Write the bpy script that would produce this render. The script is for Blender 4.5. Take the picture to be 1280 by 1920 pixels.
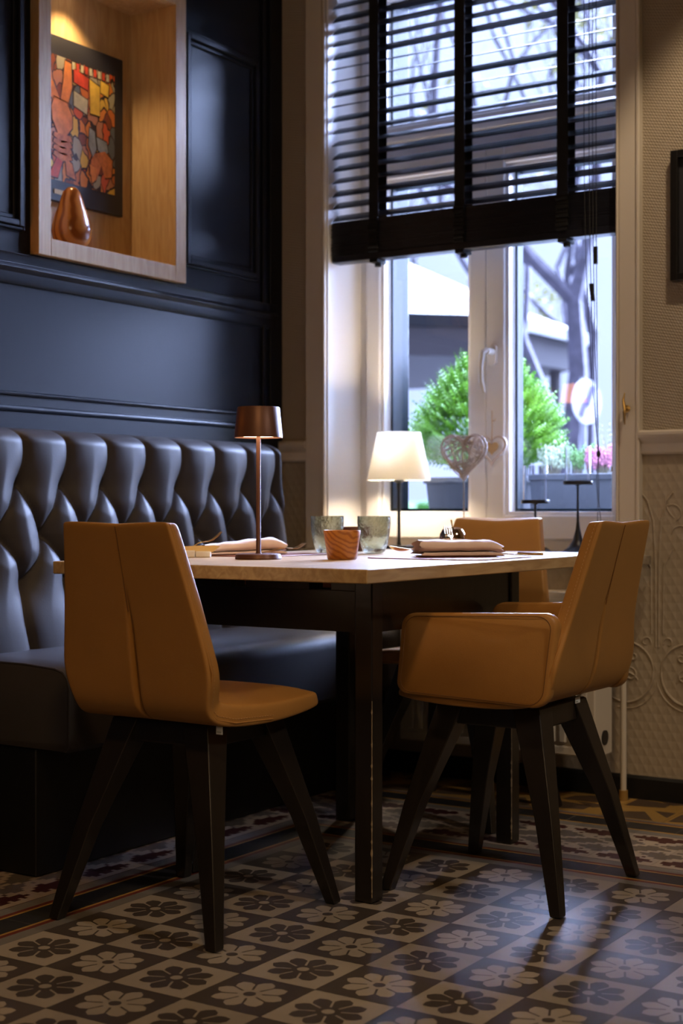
import bpy, bmesh, math, random
from mathutils import Vector, Matrix, noise
R = math.radians; PI = math.pi
for o in list(bpy.data.objects): bpy.data.objects.remove(o)
C = bpy.context.scene.collection
scn = bpy.context.scene
random.seed(7)

# ------------------------------------------------------------------ camera, world, lights, exposure
cam = bpy.data.cameras.new('camera'); camo = bpy.data.objects.new('camera', cam); C.objects.link(camo)
camo.location = (0, 0, 0.876); camo.rotation_euler = (R(90), 0, R(33.09))
cam.sensor_fit = 'VERTICAL'; cam.sensor_height = 36; cam.lens = 2742/1920*36
cam.shift_y = -6/1920; cam.clip_start = .05; cam.clip_end = 200
cam.dof.use_dof = True; cam.dof.focus_distance = 3.25; cam.dof.aperture_fstop = 3.6
scn.camera = camo
vs = scn.view_settings; vs.view_transform = 'Standard'; vs.look = 'None'; vs.gamma = 1; vs.exposure = 0.0
try: vs.use_curve_mapping = False
except Exception: pass

w = bpy.data.worlds.new('overcast_sky'); scn.world = w; w.use_nodes = True
nt = w.node_tree; nt.nodes.clear()
wo = nt.nodes.new('ShaderNodeOutputWorld'); bg = nt.nodes.new('ShaderNodeBackground')
tc = nt.nodes.new('ShaderNodeTexCoord'); nz = nt.nodes.new('ShaderNodeTexNoise'); cr = nt.nodes.new('ShaderNodeValToRGB')
nz.inputs['Scale'].default_value = 3.0; nz.inputs['Detail'].default_value = 4
cr.color_ramp.elements[0].position = .3; cr.color_ramp.elements[0].color = (.34, .42, .90, 1)
cr.color_ramp.elements[1].position = .7; cr.color_ramp.elements[1].color = (.52, .61, 1.0, 1)
nt.links.new(tc.outputs['Generated'], nz.inputs['Vector']); nt.links.new(nz.outputs['Fac'], cr.inputs['Fac'])
nt.links.new(cr.outputs['Color'], bg.inputs['Color']); nt.links.new(bg.outputs['Background'], wo.inputs['Surface'])
sx = nt.nodes.new('ShaderNodeSeparateXYZ'); mr = nt.nodes.new('ShaderNodeMapRange'); mr.interpolation_type = 'SMOOTHSTEP'   # overcast sky: brighter overhead than at the horizon
nt.links.new(tc.outputs['Generated'], sx.inputs[0]); nt.links.new(sx.outputs['Z'], mr.inputs['Value'])
mr.inputs['From Min'].default_value = .18; mr.inputs['From Max'].default_value = .62; mr.inputs['To Min'].default_value = 1.9; mr.inputs['To Max'].default_value = 5
nt.links.new(mr.outputs[0], bg.inputs['Strength'])

def light(name, kind, loc, energy, color, target=None, size=.1, spot=None, blend=.5, portal=False, size_y=None):
    l = bpy.data.lights.new(name, kind); l.energy = energy; l.color = color
    if kind == 'AREA':
        l.size = size
        if size_y: l.shape = 'RECTANGLE'; l.size_y = size_y
        if portal: l.cycles.is_portal = True
    else: l.shadow_soft_size = size
    if kind == 'SPOT': l.spot_size = R(spot); l.spot_blend = blend
    o = bpy.data.objects.new(name, l); C.objects.link(o); o.location = loc
    if target is not None:
        o.rotation_euler = (Vector(target)-Vector(loc)).to_track_quat('-Z', 'Y').to_euler()
    return o
WARM = (1, .72, .42)
light('window_portal', 'AREA', (-2.26, 4.49, 1.8), 1, (1, 1, 1), (-2.26, 0, 1.8), 1.10, portal=True, size_y=2.3)
sun = light('daylight_fill_sun', 'SUN', (0, 8, 6), 185.0, (.50, .60, 1.0), (.03, 8-.78, 6-.62))  # wide soft sun added to lift the daylight indoors while the sky stays dim
sun.data.angle = R(75)
light('ceiling_spot_front', 'SPOT', (-.7, .9, 2.95), 92, (1, .60, .25), (-1.9, 2.5, .5), .12, 62, .9)
light('ceiling_spot_table', 'SPOT', (-2.0, 3.05, 2.95), 26, (1, .74, .48), (-2.0, 3.1, .7), .05, 46, .9)
light('ceiling_spot_wall', 'SPOT', (-1.0, 3.45, 2.95), 60, (1, .76, .50), (-1.15, 4.2, 1.55), .05, 62, .35)
light('ceiling_spot_right', 'SPOT', (1.3, 2.6, 2.9), 120, (1, .84, .68), (-1.2, 3.0, .55), .12, 50, .9)
light('room_lamp', 'POINT', (.4, -.6, 2.1), 42, (1, .66, .34), None, .25)
# ------------------------------------------------------------------ materials
M = {}
def mat(name, col, rough=.5, metal=0, coat=0, var=0, vscale=8, bump=0, bscale=60, spec=None, sheen=0, trans=0, ior=1.45, emit=None, estr=0, stretch=None, bdist=.002, col2=None, ctrl=(.35, .65)):
    m = bpy.data.materials.new(name); m.use_nodes = True; n = m.node_tree; b = n.nodes['Principled BSDF']
    b.inputs['Base Color'].default_value = (*col, 1); b.inputs['Roughness'].default_value = rough; b.inputs['Metallic'].default_value = metal
    b.inputs['Coat Weight'].default_value = coat; b.inputs['IOR'].default_value = ior
    if spec is not None: b.inputs['Specular IOR Level'].default_value = spec
    if sheen: b.inputs['Sheen Weight'].default_value = sheen
    if trans: b.inputs['Transmission Weight'].default_value = trans
    if emit: b.inputs['Emission Color'].default_value = (*emit, 1); b.inputs['Emission Strength'].default_value = estr
    t = n.nodes.new('ShaderNodeTexCoord'); mp = n.nodes.new('ShaderNodeMapping'); n.links.new(t.outputs['Object'], mp.inputs['Vector'])
    if stretch: mp.inputs['Scale'].default_value = stretch
    if var or col2:
        a = n.nodes.new('ShaderNodeTexNoise'); a.inputs['Scale'].default_value = vscale; a.inputs['Detail'].default_value = 6; a.inputs['Roughness'].default_value = .6
        n.links.new(mp.outputs['Vector'], a.inputs['Vector'])
        r = n.nodes.new('ShaderNodeValToRGB'); n.links.new(a.outputs['Fac'], r.inputs['Fac'])
        r.color_ramp.elements[0].position = ctrl[0]; r.color_ramp.elements[1].position = ctrl[1]
        c2 = col2 if col2 else tuple(min(1, c*(1+var)) for c in col); c1 = col if col2 else tuple(c*(1-var) for c in col)
        r.color_ramp.elements[0].color = (*c1, 1); r.color_ramp.elements[1].color = (*c2, 1)
        n.links.new(r.outputs['Color'], b.inputs['Base Color'])
    if bump:
        a = n.nodes.new('ShaderNodeTexNoise'); a.inputs['Scale'].default_value = bscale; a.inputs['Detail'].default_value = 4
        n.links.new(mp.outputs['Vector'], a.inputs['Vector'])
        bp = n.nodes.new('ShaderNodeBump'); bp.inputs['Strength'].default_value = bump; bp.inputs['Distance'].default_value = bdist
        n.links.new(a.outputs['Fac'], bp.inputs['Height']); n.links.new(bp.outputs['Normal'], b.inputs['Normal'])
    M[name] = m; return m
mat('navy_paint', (.007, .009, .015), .36, var=.12, vscale=3, bump=.12, bscale=14, spec=.27)
mat('white_paint', (.60, .54, .46), .45, bump=.05, bscale=20)
mat('window_white', (.82, .80, .78), .3, bump=.02)
mat('tan_leather', (.37, .182, .048), .42, var=.06, vscale=5, bump=.35, bscale=340, bdist=.0008, spec=.4)
mat('tan_thread', (.46, .27, .12), .6)
mat('tan_seam', (.16, .07, .02), .6)
mat('black_leather', (.040, .035, .034), .52, var=.1, vscale=4, bump=.25, bscale=260, bdist=.0008, spec=.30)
mat('black_wood', (.014, .011, .009), .30, var=.3, vscale=10, bump=.15, bscale=40, stretch=(1, 1, .15), coat=.1)
mat('bench_base', (.006, .006, .007), .45, var=.1)
mat('chipped_paint', (.42, .33, .22), .7)
mat('copper_brown', (.105, .045, .028), .42, metal=.35, bump=.04, bscale=200)
mat('black_metal', (.012, .012, .013), .35, metal=.3)
mat('gold_metal', (.83, .60, .27), .22, metal=1)
mat('silver_metal', (.75, .74, .72), .2, metal=1)
mat('chrome_copper', (.70, .50, .34), .06, metal=1)
mat('linen', (.66, .52, .46), .85, var=.05, vscale=30, bump=.35, bscale=500, bdist=.0006, sheen=.3)
mat('mat_leather', (.25, .085, .045), .5, var=.1, bump=.2, bscale=300, bdist=.0005)
mat('porcelain', (.78, .76, .72), .25)
mat('blind_black', (.010, .011, .017), .36, spec=.35)
mat('tape_black', (.008, .008, .009), .9)
mat('cord_dark', (.03, .03, .03), .8)
mat('skirting_black', (.008, .008, .008), .4)
mat('radiator_white', (.55, .50, .42), .35)
mat('sill_stone', (.30, .25, .19), .3, col2=(.12, .09, .06), vscale=25)
mat('wicker', (.50, .44, .42), .6, var=.2, vscale=40)
mat('heart_wood', (.55, .45, .38), .6)
mat('string', (.5, .33, .15), .8)
mat('brass_old', (.55, .38, .15), .3, metal=1)
mat('planter_grey', (.018, .021, .027), .6, var=.15)
mat('heather', (.42, .16, .26), .8, var=.3, vscale=30)
mat('twig', (.14, .13, .09), .8)
mat('leaf_green', (.085, .22, .004), .55, var=.4, vscale=25)
mat('leaf_pale', (.35, .42, .30), .7)
mat('dark_leaf', (.10, .22, .06), .7)
mat('yellow_leaf', (.34, .33, .13), .8)
mat('petal_red', (.35, .01, .07), .6)
mat('bark', (.10, .09, .11), .9, var=.3, vscale=6)
mat('roof_slate', (.005, .005, .0062), .6, var=.15)
mat('pavilion_dark', (.07, .06, .06), .8)
mat('asphalt', (.05, .05, .055), .8, var=.15, vscale=2)
mat('brick_far', (.30, .25, .24), .9, var=.2)
mat('sign_white', (.55, .55, .60), .4)
mat('sign_blue', (.12, .10, .50), .4)
mat('reveal_dark', (.004, .008, .011), .6, spec=.15)
mat('frame_black', (.010, .009, .009), .3)
mat('picture_mat', (.022, .022, .028), .5)
mat('ceiling_paint', (.50, .45, .38), .8)
mat('tile_light', (.31, .275, .235), .38)
mat('tile_dark', (.060, .050, .045), .38)
mat('tile_maroon', (.050, .014, .016), .4)
mat('tile_grey', (.115, .100, .095), .4)
mat('tile_pale', (.34, .29, .25), .4)
mat('tile_yellow', (.34, .20, .055), .4)
mat('tile_red', (.13, .030, .022), .4)
mat('tile_slate', (.022, .022, .026), .35)
mat('tile_band', (.17, .16, .155), .4)
mat('tile_brown', (.085, .055, .035), .4)
mat('label_white', (.7, .75, .75), .6)
mat('print_grey', (.25, .32, .3), .6)
mat('opal', (.8, .78, .7), .6)
mat('concrete', (.3, .3, .32), .8)

def tile_var(m):     # per-tile tone and worn surface
    n = m.node_tree; b = n.nodes['Principled BSDF']; c = tuple(b.inputs['Base Color'].default_value)
    t = n.nodes.new('ShaderNodeTexCoord')
    mp = n.nodes.new('ShaderNodeMapping'); mp.inputs['Location'].default_value = (1.835/.17, -3.056/.17, 0); mp.inputs['Scale'].default_value = (1/.17, 1/.17, 0)
    sn = n.nodes.new('ShaderNodeVectorMath'); sn.operation = 'FLOOR'
    wn = n.nodes.new('ShaderNodeTexWhiteNoise'); n.links.new(t.outputs['Object'], mp.inputs['Vector']); n.links.new(mp.outputs['Vector'], sn.inputs[0]); n.links.new(sn.outputs[0], wn.inputs['Vector'])
    nz = n.nodes.new('ShaderNodeTexNoise'); nz.inputs['Scale'].default_value = 9; nz.inputs['Detail'].default_value = 8; nz.inputs['Roughness'].default_value = .7
    n.links.new(t.outputs['Object'], nz.inputs['Vector'])
    a1 = n.nodes.new('ShaderNodeMath'); a1.operation = 'MULTIPLY_ADD'; a1.inputs[1].default_value = .30; a1.inputs[2].default_value = .60; n.links.new(wn.outputs['Value'], a1.inputs[0])
    a2 = n.nodes.new('ShaderNodeMath'); a2.operation = 'MULTIPLY_ADD'; a2.inputs[1].default_value = .5; n.links.new(nz.outputs['Fac'], a2.inputs[0]); n.links.new(a1.outputs[0], a2.inputs[2])
    mx = n.nodes.new('ShaderNodeVectorMath'); mx.operation = 'SCALE'; mx.inputs[0].default_value = c[:3]; n.links.new(a2.outputs[0], mx.inputs['Scale'])
    n.links.new(mx.outputs[0], b.inputs['Base Color'])
    r = n.nodes.new('ShaderNodeMapRange'); r.inputs['To Min'].default_value = .28; r.inputs['To Max'].default_value = .5; n.links.new(nz.outputs['Fac'], r.inputs['Value']); n.links.new(r.outputs[0], b.inputs['Roughness'])
for k in list(M):
    if k.startswith('tile_'): tile_var(M[k])

def wood(name, c1, c2, scale=6, stretch=(1, 12, 12), rough=.45, dist=3, bump=.1, wave=True):
    m = bpy.data.materials.new(name); m.use_nodes = True; n = m.node_tree; b = n.nodes['Principled BSDF']; b.inputs['Roughness'].default_value = rough
    t = n.nodes.new('ShaderNodeTexCoord'); mp = n.nodes.new('ShaderNodeMapping'); mp.inputs['Scale'].default_value = stretch; n.links.new(t.outputs['Object'], mp.inputs['Vector'])
    nz = n.nodes.new('ShaderNodeTexNoise'); nz.inputs['Scale'].default_value = scale; nz.inputs['Detail'].default_value = 8; nz.inputs['Distortion'].default_value = dist; n.links.new(mp.outputs['Vector'], nz.inputs['Vector'])
    r = n.nodes.new('ShaderNodeValToRGB'); r.color_ramp.elements[0].position = .35; r.color_ramp.elements[1].position = .65
    r.color_ramp.elements[0].color = (*c1, 1); r.color_ramp.elements[1].color = (*c2, 1)
    n.links.new(nz.outputs['Fac'], r.inputs['Fac']); n.links.new(r.outputs['Color'], b.inputs['Base Color'])
    bp = n.nodes.new('ShaderNodeBump'); bp.inputs['Strength'].default_value = bump; bp.inputs['Distance'].default_value = .001
    n.links.new(nz.outputs['Fac'], bp.inputs['Height']); n.links.new(bp.outputs['Normal'], b.inputs['Normal'])
    M[name] = m; return m
wood('oak_top', (.36, .23, .11), (.52, .37, .20), 5, (9, 1.2, 9), .36, 1.2)
wood('niche_oak', (.46, .29, .13), (.56, .38, .19), 4, (10, 10, 1.3), .5, 1.5)
def ring_wood(name, c1, c2, scale, rot=(0, 0, 0), dist=4, rough=.35, rings=False, dscale=1.5):
    m = bpy.data.materials.new(name); m.use_nodes = True; n = m.node_tree; b = n.nodes['Principled BSDF']; b.inputs['Roughness'].default_value = rough
    t = n.nodes.new('ShaderNodeTexCoord'); mp = n.nodes.new('ShaderNodeMapping'); mp.inputs['Rotation'].default_value = rot; n.links.new(t.outputs['Object'], mp.inputs['Vector'])
    wv = n.nodes.new('ShaderNodeTexWave'); wv.wave_type = 'RINGS' if rings else 'BANDS'; wv.inputs['Scale'].default_value = scale; wv.inputs['Distortion'].default_value = dist; wv.inputs['Detail'].default_value = 2; wv.inputs['Detail Scale'].default_value = dscale
    n.links.new(mp.outputs['Vector'], wv.inputs['Vector'])
    r = n.nodes.new('ShaderNodeValToRGB'); r.color_ramp.elements[0].color = (*c1, 1); r.color_ramp.elements[1].color = (*c2, 1); r.color_ramp.elements[0].position = .1; r.color_ramp.elements[1].position = .6
    n.links.new(wv.outputs['Fac'], r.inputs['Fac']); n.links.new(r.outputs['Color'], b.inputs['Base Color']); M[name] = m
ring_wood('cup_wood', (.30, .090, .014), (.46, .170, .030), 26, (R(20), R(50), R(20)), 7, .38, dscale=.9)
ring_wood('pear_wood', (.20, .055, .010), (.42, .15, .030), 11, (0, R(12), 0), 6, .2, dscale=.8)
mat('cup_dark', (.10, .03, .012), .4)

def thin_glass(name, tint=(1, 1, 1), rough=0.0, refl=1.0, ior=1.5):
    m = bpy.data.materials.new(name); m.use_nodes = True; n = m.node_tree; n.nodes.clear()
    o = n.nodes.new('ShaderNodeOutputMaterial'); tr = n.nodes.new('ShaderNodeBsdfTransparent'); gl = n.nodes.new('ShaderNodeBsdfGlossy'); fr = n.nodes.new('ShaderNodeFresnel'); mx = n.nodes.new('ShaderNodeMixShader')
    tr.inputs['Color'].default_value = (*tint, 1); gl.inputs['Roughness'].default_value = rough; fr.inputs['IOR'].default_value = ior
    ml = n.nodes.new('ShaderNodeMath'); ml.operation = 'MULTIPLY'; ml.inputs[1].default_value = refl
    n.links.new(fr.outputs[0], ml.inputs[0]); n.links.new(ml.outputs[0], mx.inputs[0]); n.links.new(tr.outputs[0], mx.inputs[1]); n.links.new(gl.outputs[0], mx.inputs[2]); n.links.new(mx.outputs[0], o.inputs['Surface']); M[name] = m; return m
thin_glass('pane_glass', (.94, .97, .98), 0, 1.0)
mat('cylinder_glass', (.97, .98, 1), .0, trans=1, ior=1.3)
m = mat('smoke_glass', (.74, .77, .66), .04, trans=1, ior=1.45)
n = m.node_tree; vo = n.nodes.new('ShaderNodeTexNoise'); vo.inputs['Scale'].default_value = 75; vo.inputs['Detail'].default_value = 3
t = n.nodes.new('ShaderNodeTexCoord'); n.links.new(t.outputs['Object'], vo.inputs['Vector'])
bp = n.nodes.new('ShaderNodeBump'); bp.inputs['Strength'].default_value = .75; bp.inputs['Distance'].default_value = .003; n.links.new(vo.outputs['Fac'], bp.inputs['Height']); n.links.new(bp.outputs['Normal'], n.nodes['Principled BSDF'].inputs['Normal'])
# lamp shade: light passes through the cloth
m = bpy.data.materials.new('shade_cloth'); m.use_nodes = True; n = m.node_tree; n.nodes.clear()
o_ = n.nodes.new('ShaderNodeOutputMaterial'); d_ = n.nodes.new('ShaderNodeBsdfDiffuse'); t_ = n.nodes.new('ShaderNodeBsdfTranslucent'); x_ = n.nodes.new('ShaderNodeMixShader')
d_.inputs['Color'].default_value = (.88, .86, .80, 1); t_.inputs['Color'].default_value = (.95, .92, .84, 1); x_.inputs[0].default_value = .5
n.links.new(d_.outputs[0], x_.inputs[1]); n.links.new(t_.outputs[0], x_.inputs[2]); n.links.new(x_.outputs[0], o_.inputs['Surface']); M['shade_cloth'] = m
mat('bulb_glow', (1, 1, 1), .5, emit=(1, .78, .5), estr=25)
mat('orange_glow', (.5, .2, .05), .7, emit=(1, .34, .06), estr=9)
mat('led_glow', (1, 1, 1), .5, emit=(1, .70, .42), estr=12)

# embossed wallpapers: relief only
def wallpaper(name, mode):
    m = mat(name, (.36, .30, .225), .6); n = m.node_tree; b = n.nodes['Principled BSDF']
    t = n.nodes.new('ShaderNodeTexCoord'); sp = n.nodes.new('ShaderNodeSeparateXYZ'); n.links.new(t.outputs['Object'], sp.inputs[0])
    def math_(op, a, b_=None):
        x = n.nodes.new('ShaderNodeMath'); x.operation = op
        for i, v in enumerate((a, b_)):
            if v is None: continue
            if isinstance(v, (int, float)): x.inputs[i].default_value = v
            else: n.links.new(v, x.inputs[i])
        return x.outputs[0]
    X = math_('ADD', sp.outputs['X'], sp.outputs['Y']); Z = sp.outputs['Z']
    if mode == 'weave':
        u = math_('SINE', math_('MULTIPLY', math_('ADD', X, math_('MULTIPLY', Z, 1.25)), 2*PI/.014))
        v = math_('SINE', math_('MULTIPLY', math_('SUBTRACT', X, math_('MULTIPLY', Z, .45)), 2*PI/.020))
        h = math_('MULTIPLY', u, v); d = .0022
    else:
        u = math_('ABSOLUTE', math_('SUBTRACT', math_('FRACT', math_('MULTIPLY', math_('ADD', X, math_('MULTIPLY', Z, .58)), 1/.030)), .5))
        v = math_('ABSOLUTE', math_('SUBTRACT', math_('FRACT', math_('MULTIPLY', math_('SUBTRACT', X, math_('MULTIPLY', Z, .58)), 1/.030)), .5))
        h = math_('MAXIMUM', u, v); d = .005
    bp = n.nodes.new('ShaderNodeBump'); bp.inputs['Strength'].default_value = .6; bp.inputs['Distance'].default_value = d
    n.links.new(h, bp.inputs['Height']); n.links.new(bp.outputs['Normal'], b.inputs['Normal'])
wallpaper('paper_weave', 'weave'); wallpaper('paper_lattice', 'lattice')
# painting: patches of paint with dark outlines
m = mat('painting_patches', (.5, .2, .05), .55); n = m.node_tree; b = n.nodes['Principled BSDF']
t = n.nodes.new('ShaderNodeTexCoord'); mp = n.nodes.new('ShaderNodeMapping'); mp.inputs['Scale'].default_value = (1, 1.5, 1); n.links.new(t.outputs['Object'], mp.inputs['Vector'])
nn = n.nodes.new('ShaderNodeTexNoise'); nn.inputs['Scale'].default_value = 14; n.links.new(mp.outputs[0], nn.inputs['Vector'])
ad = n.nodes.new('ShaderNodeMixRGB'); ad.inputs[0].default_value = .06; n.links.new(mp.outputs[0], ad.inputs[1]); n.links.new(nn.outputs['Color'], ad.inputs[2])
v1 = n.nodes.new('ShaderNodeTexVoronoi'); v1.inputs['Scale'].default_value = 20; n.links.new(ad.outputs[0], v1.inputs['Vector'])
v2 = n.nodes.new('ShaderNodeTexVoronoi'); v2.feature = 'DISTANCE_TO_EDGE'; v2.inputs['Scale'].default_value = 20; n.links.new(ad.outputs[0], v2.inputs['Vector'])
sc = n.nodes.new('ShaderNodeSeparateColor'); n.links.new(v1.outputs['Color'], sc.inputs[0])
r = n.nodes.new('ShaderNodeValToRGB'); r.color_ramp.interpolation = 'CONSTANT'; e = r.color_ramp.elements
cols = [(.55, .09, .02), (.60, .20, .03), (.20, .05, .02), (.62, .38, .05), (.34, .30, .20), (.50, .14, .03), (.10, .12, .14), (.42, .17, .08)]
e[0].position = 0; e[0].color = (*cols[0], 1); e[1].position = .13; e[1].color = (*cols[1], 1)
for i, c_ in enumerate(cols[2:]): el = e.new(.26+.12*i); el.color = (*c_, 1)
n.links.new(sc.outputs[0], r.inputs['Fac'])
st = n.nodes.new('ShaderNodeMath'); st.operation = 'GREATER_THAN'; st.inputs[1].default_value = .045; n.links.new(v2.outputs['Distance'], st.inputs[0])
mx = n.nodes.new('ShaderNodeMixRGB'); mx.inputs[1].default_value = (.03, .015, .012, 1); n.links.new(st.outputs[0], mx.inputs[0]); n.links.new(r.outputs[0], mx.inputs[2]); n.links.new(mx.outputs[0], b.inputs['Base Color'])
mat('paint_flesh', (.62, .21, .05), .55, var=.25, vscale=30)
mat('paint_line', (.03, .015, .012), .6)
mat('paint_orange', (.50, .15, .04), .55, var=.35, vscale=40)
mat('paint_grey', (.25, .28, .30), .55, var=.25, vscale=30)
mat('paint_yellow', (.65, .42, .05), .55, var=.2, vscale=30)
mat('paint_red', (.50, .05, .02), .55, var=.3, vscale=30)
mat('paint_pale', (.45, .42, .30), .55, var=.2, vscale=30)
mat('plaque', (.30, .19, .09), .4, metal=.6)

# ------------------------------------------------------------------ mesh helpers
class B:
    def __init__(s): s.v = []; s.f = []; s.mi = []; s.sm = []
    def add(s, vs, fs, mi=0, smooth=False):
        k = len(s.v); s.v += [tuple(v) for v in vs]
        for f in fs: s.f.append(tuple(i+k for i in f)); s.mi.append(mi); s.sm.append(smooth)
        return s
    def box(s, x0, x1, y0, y1, z0, z1, mi=0):
        v = [(x, y, z) for z in (z0, z1) for y in (y0, y1) for x in (x0, x1)]
        return s.add(v, [(0, 2, 3, 1), (4, 5, 7, 6), (0, 1, 5, 4), (2, 6, 7, 3), (0, 4, 6, 2), (1, 3, 7, 5)], mi)
    def hexa(s, bot, top, mi=0):   # two quads of 4 pts, same winding
        return s.add(list(bot)+list(top), [(3, 2, 1, 0), (4, 5, 6, 7), (0, 1, 5, 4), (1, 2, 6, 5), (2, 3, 7, 6), (3, 0, 4, 7)], mi)
    def tube(s, pts, r, n=8, mi=0, caps=True, closed=False, flat=1.0):
        pts = [Vector(p) for p in pts]; N = len(pts); rs = r if isinstance(r, (list, tuple)) else [r]*N
        vs = []; up = None
        for i, p in enumerate(pts):
            if closed: d = pts[(i+1) % N]-pts[i-1]
            else: d = pts[min(i+1, N-1)]-pts[max(i-1, 0)]
            if d.length < 1e-9: d = Vector((0, 0, 1))
            d.normalize()
            if up is None:
                up = Vector((0, 0, 1)) if abs(d.z) < .9 else Vector((1, 0, 0))
            a = d.cross(up)
            if a.length < 1e-6: a = d.cross(Vector((1, .3, .2)))
            a.normalize(); b_ = a.cross(d).normalized(); up = b_
            for k in range(n):
                t = 2*PI*k/n; vs.append(p+a*(math.cos(t)*rs[i])+b_*(math.sin(t)*rs[i]*flat))
        fs = []
        for i in range(N if closed else N-1):
            for k in range(n):
                j = (i+1) % N; fs.append((i*n+k, i*n+(k+1) % n, j*n+(k+1) % n, j*n+k))
        if caps and not closed: fs += [tuple(range(n-1, -1, -1)), tuple((N-1)*n+k for k in range(n))]
        return s.add(vs, fs, mi, True)
    def lathe(s, prof, c=(0, 0, 0), n=40, mi=0, caps=True, sx=1, sy=1):
        vs = []; fs = []
        for r, z in prof:
            for k in range(n): t = 2*PI*k/n; vs.append((c[0]+r*math.cos(t)*sx, c[1]+r*math.sin(t)*sy, c[2]+z))
        for i in range(len(prof)-1):
            for k in range(n): fs.append((i*n+k, i*n+(k+1) % n, (i+1)*n+(k+1) % n, (i+1)*n+k))
        if caps:
            if prof[0][0] > 1e-5: fs.append(tuple(range(n-1, -1, -1)))
            if prof[-1][0] > 1e-5: fs.append(tuple((len(prof)-1)*n+k for k in range(n)))
        return s.add(vs, fs, mi, True)
    def loft(s, rings, mi=0, closed=True, caps=True, smooth=True):
        n = len(rings[0]); vs = [p for r_ in rings for p in r_]; fs = []
        for i in range(len(rings)-1):
            for k in range(n if closed else n-1): fs.append((i*n+k, i*n+(k+1) % n, (i+1)*n+(k+1) % n, (i+1)*n+k))
        if caps and closed: fs += [tuple(range(n-1, -1, -1)), tuple((len(rings)-1)*n+k for k in range(n))]
        return s.add(vs, fs, mi, smooth)
    def prism(s, poly, h, axis='z', base=0, mi=0):   # poly 2D extruded along axis
        def P(a, b_, c_): return {'z': (a, b_, c_), 'x': (c_, a, b_), 'y': (a, c_, b_)}[axis]
        n = len(poly); vs = [P(a, b_, base) for a, b_ in poly]+[P(a, b_, base+h) for a, b_ in poly]
        fs = [tuple(range(n-1, -1, -1)), tuple(range(n, 2*n))]+[(k, (k+1) % n, n+(k+1) % n, n+k) for k in range(n)]
        return s.add(vs, fs, mi)
def mk(name, b, mats, parent=None, bevel=0, seg=2, sub=0, smooth=None, local=False, world=True):
    me = bpy.data.meshes.new(name); me.from_pydata(b.v, [], b.f)
    mats = mats if isinstance(mats, (list, tuple)) else [mats]
    for m_ in mats: me.materials.append(M[m_])
    for p, mi, sm in zip(me.polygons, b.mi, b.sm): p.material_index = mi; p.use_smooth = sm if smooth is None else smooth
    bm = bmesh.new(); bm.from_mesh(me)
    if 'glass' in mats[0] or 'cloth' in mats[0]: bmesh.ops.remove_doubles(bm, verts=bm.verts, dist=1e-6)
    bmesh.ops.recalc_face_normals(bm, faces=bm.faces)
    if not sub and smooth is not True:
        for e_ in bm.edges:
            if len(e_.link_faces) == 2 and e_.calc_face_angle(0) > R(38): e_.smooth = False
    bm.to_mesh(me); bm.free(); me.update()
    o = bpy.data.objects.new(name, me); C.objects.link(o)
    if parent is not None:
        o.parent = parent
        if not local:
            r_ = parent
            while r_.parent is not None: r_ = r_.parent
            me.transform(Matrix.Translation(-r_.location))
    if bevel:
        md = o.modifiers.new('bevel', 'BEVEL'); md.width = bevel; md.segments = seg; md.limit_method = 'ANGLE'; md.angle_limit = R(40); md.harden_normals = False
    if sub:
        md = o.modifiers.new('sub', 'SUBSURF'); md.levels = sub; md.render_levels = sub
    if bevel and smooth is None:
        for p in me.polygons: p.use_smooth = True
        md = o.modifiers.new('wn', 'WEIGHTED_NORMAL'); md.keep_sharp = True
    return o
def thing(name, label, cat, loc=(0, 0, 0), group=None, rz=0):
    o = bpy.data.objects.new(name, None); C.objects.link(o); o.location = loc; o.rotation_euler = (0, 0, rz); o.empty_display_size = .1
    o['label'] = label; o['category'] = cat
    if group: o['group'] = group
    return o
def tag(o, label, cat, group=None, origin=None):
    o['label'] = label; o['category'] = cat
    if group: o['group'] = group
    if origin is not None:
        o.data.transform(Matrix.Translation(-Vector(origin))); o.location = origin
    return o
def struct(o): o['kind'] = 'structure'; return o
def rrect(x0, x1, y0, y1, r, n=5):
    out = []
    for cx, cy, a0 in ((x1-r, y1-r, 0), (x0+r, y1-r, 90), (x0+r, y0+r, 180), (x1-r, y0+r, 270)):
        for k in range(n+1): t = R(a0+90*k/n); out.append((cx+r*math.cos(t), cy+r*math.sin(t)))
    return out

XW, YW = -2.995, 4.20
OX0, OX1, OZ0, OZ1 = -2.79, -1.727, .737, 3.0
# ------------------------------------------------------------------ floor
S = .17; FX, FY = -2.175, 3.226
b = B(); mats = ['tile_dark', 'tile_light', 'tile_maroon', 'tile_grey', 'tile_pale', 'tile_yellow', 'tile_red', 'tile_slate', 'tile_band', 'tile_brown']
DK, LT, MR, GY, PL, YE, RD, SL, BD, BR = range(10)
b.box(-3.3, 3.0, -3.0, 4.5, -.06, -.002, DK)
def quad(x0, x1, y0, y1, mi, z=0.0): b.add([(x0, y0, z), (x1, y0, z), (x1, y1, z), (x0, y1, z)], [(0, 1, 2, 3)], mi)
g = .0007
def flower(cx, cy, mi, mc):
    z = .0002
    n = 16; b.add([(cx+.135*S*math.cos(2*PI*k/n), cy+.135*S*math.sin(2*PI*k/n), z) for k in range(n)], [tuple(range(n))], mi)
    for k in range(8):
        a = k*PI/4; ca, sa = math.cos(a), math.sin(a)
        pts = [(.10, -.027), (.29, -.107), (.362, -.076), (.412, 0), (.362, .076), (.29, .107), (.10, .027)]
        b.add([(cx+S*(p*ca-q*sa), cy+S*(p*sa+q*ca), z+.0001) for p, q in pts], [tuple(range(7))], mi)
    b.add([(cx+.07*S*math.cos(2*PI*k/n), cy+.07*S*math.sin(2*PI*k/n), z+.0002) for k in range(n)], [tuple(range(n))], mc)
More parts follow.
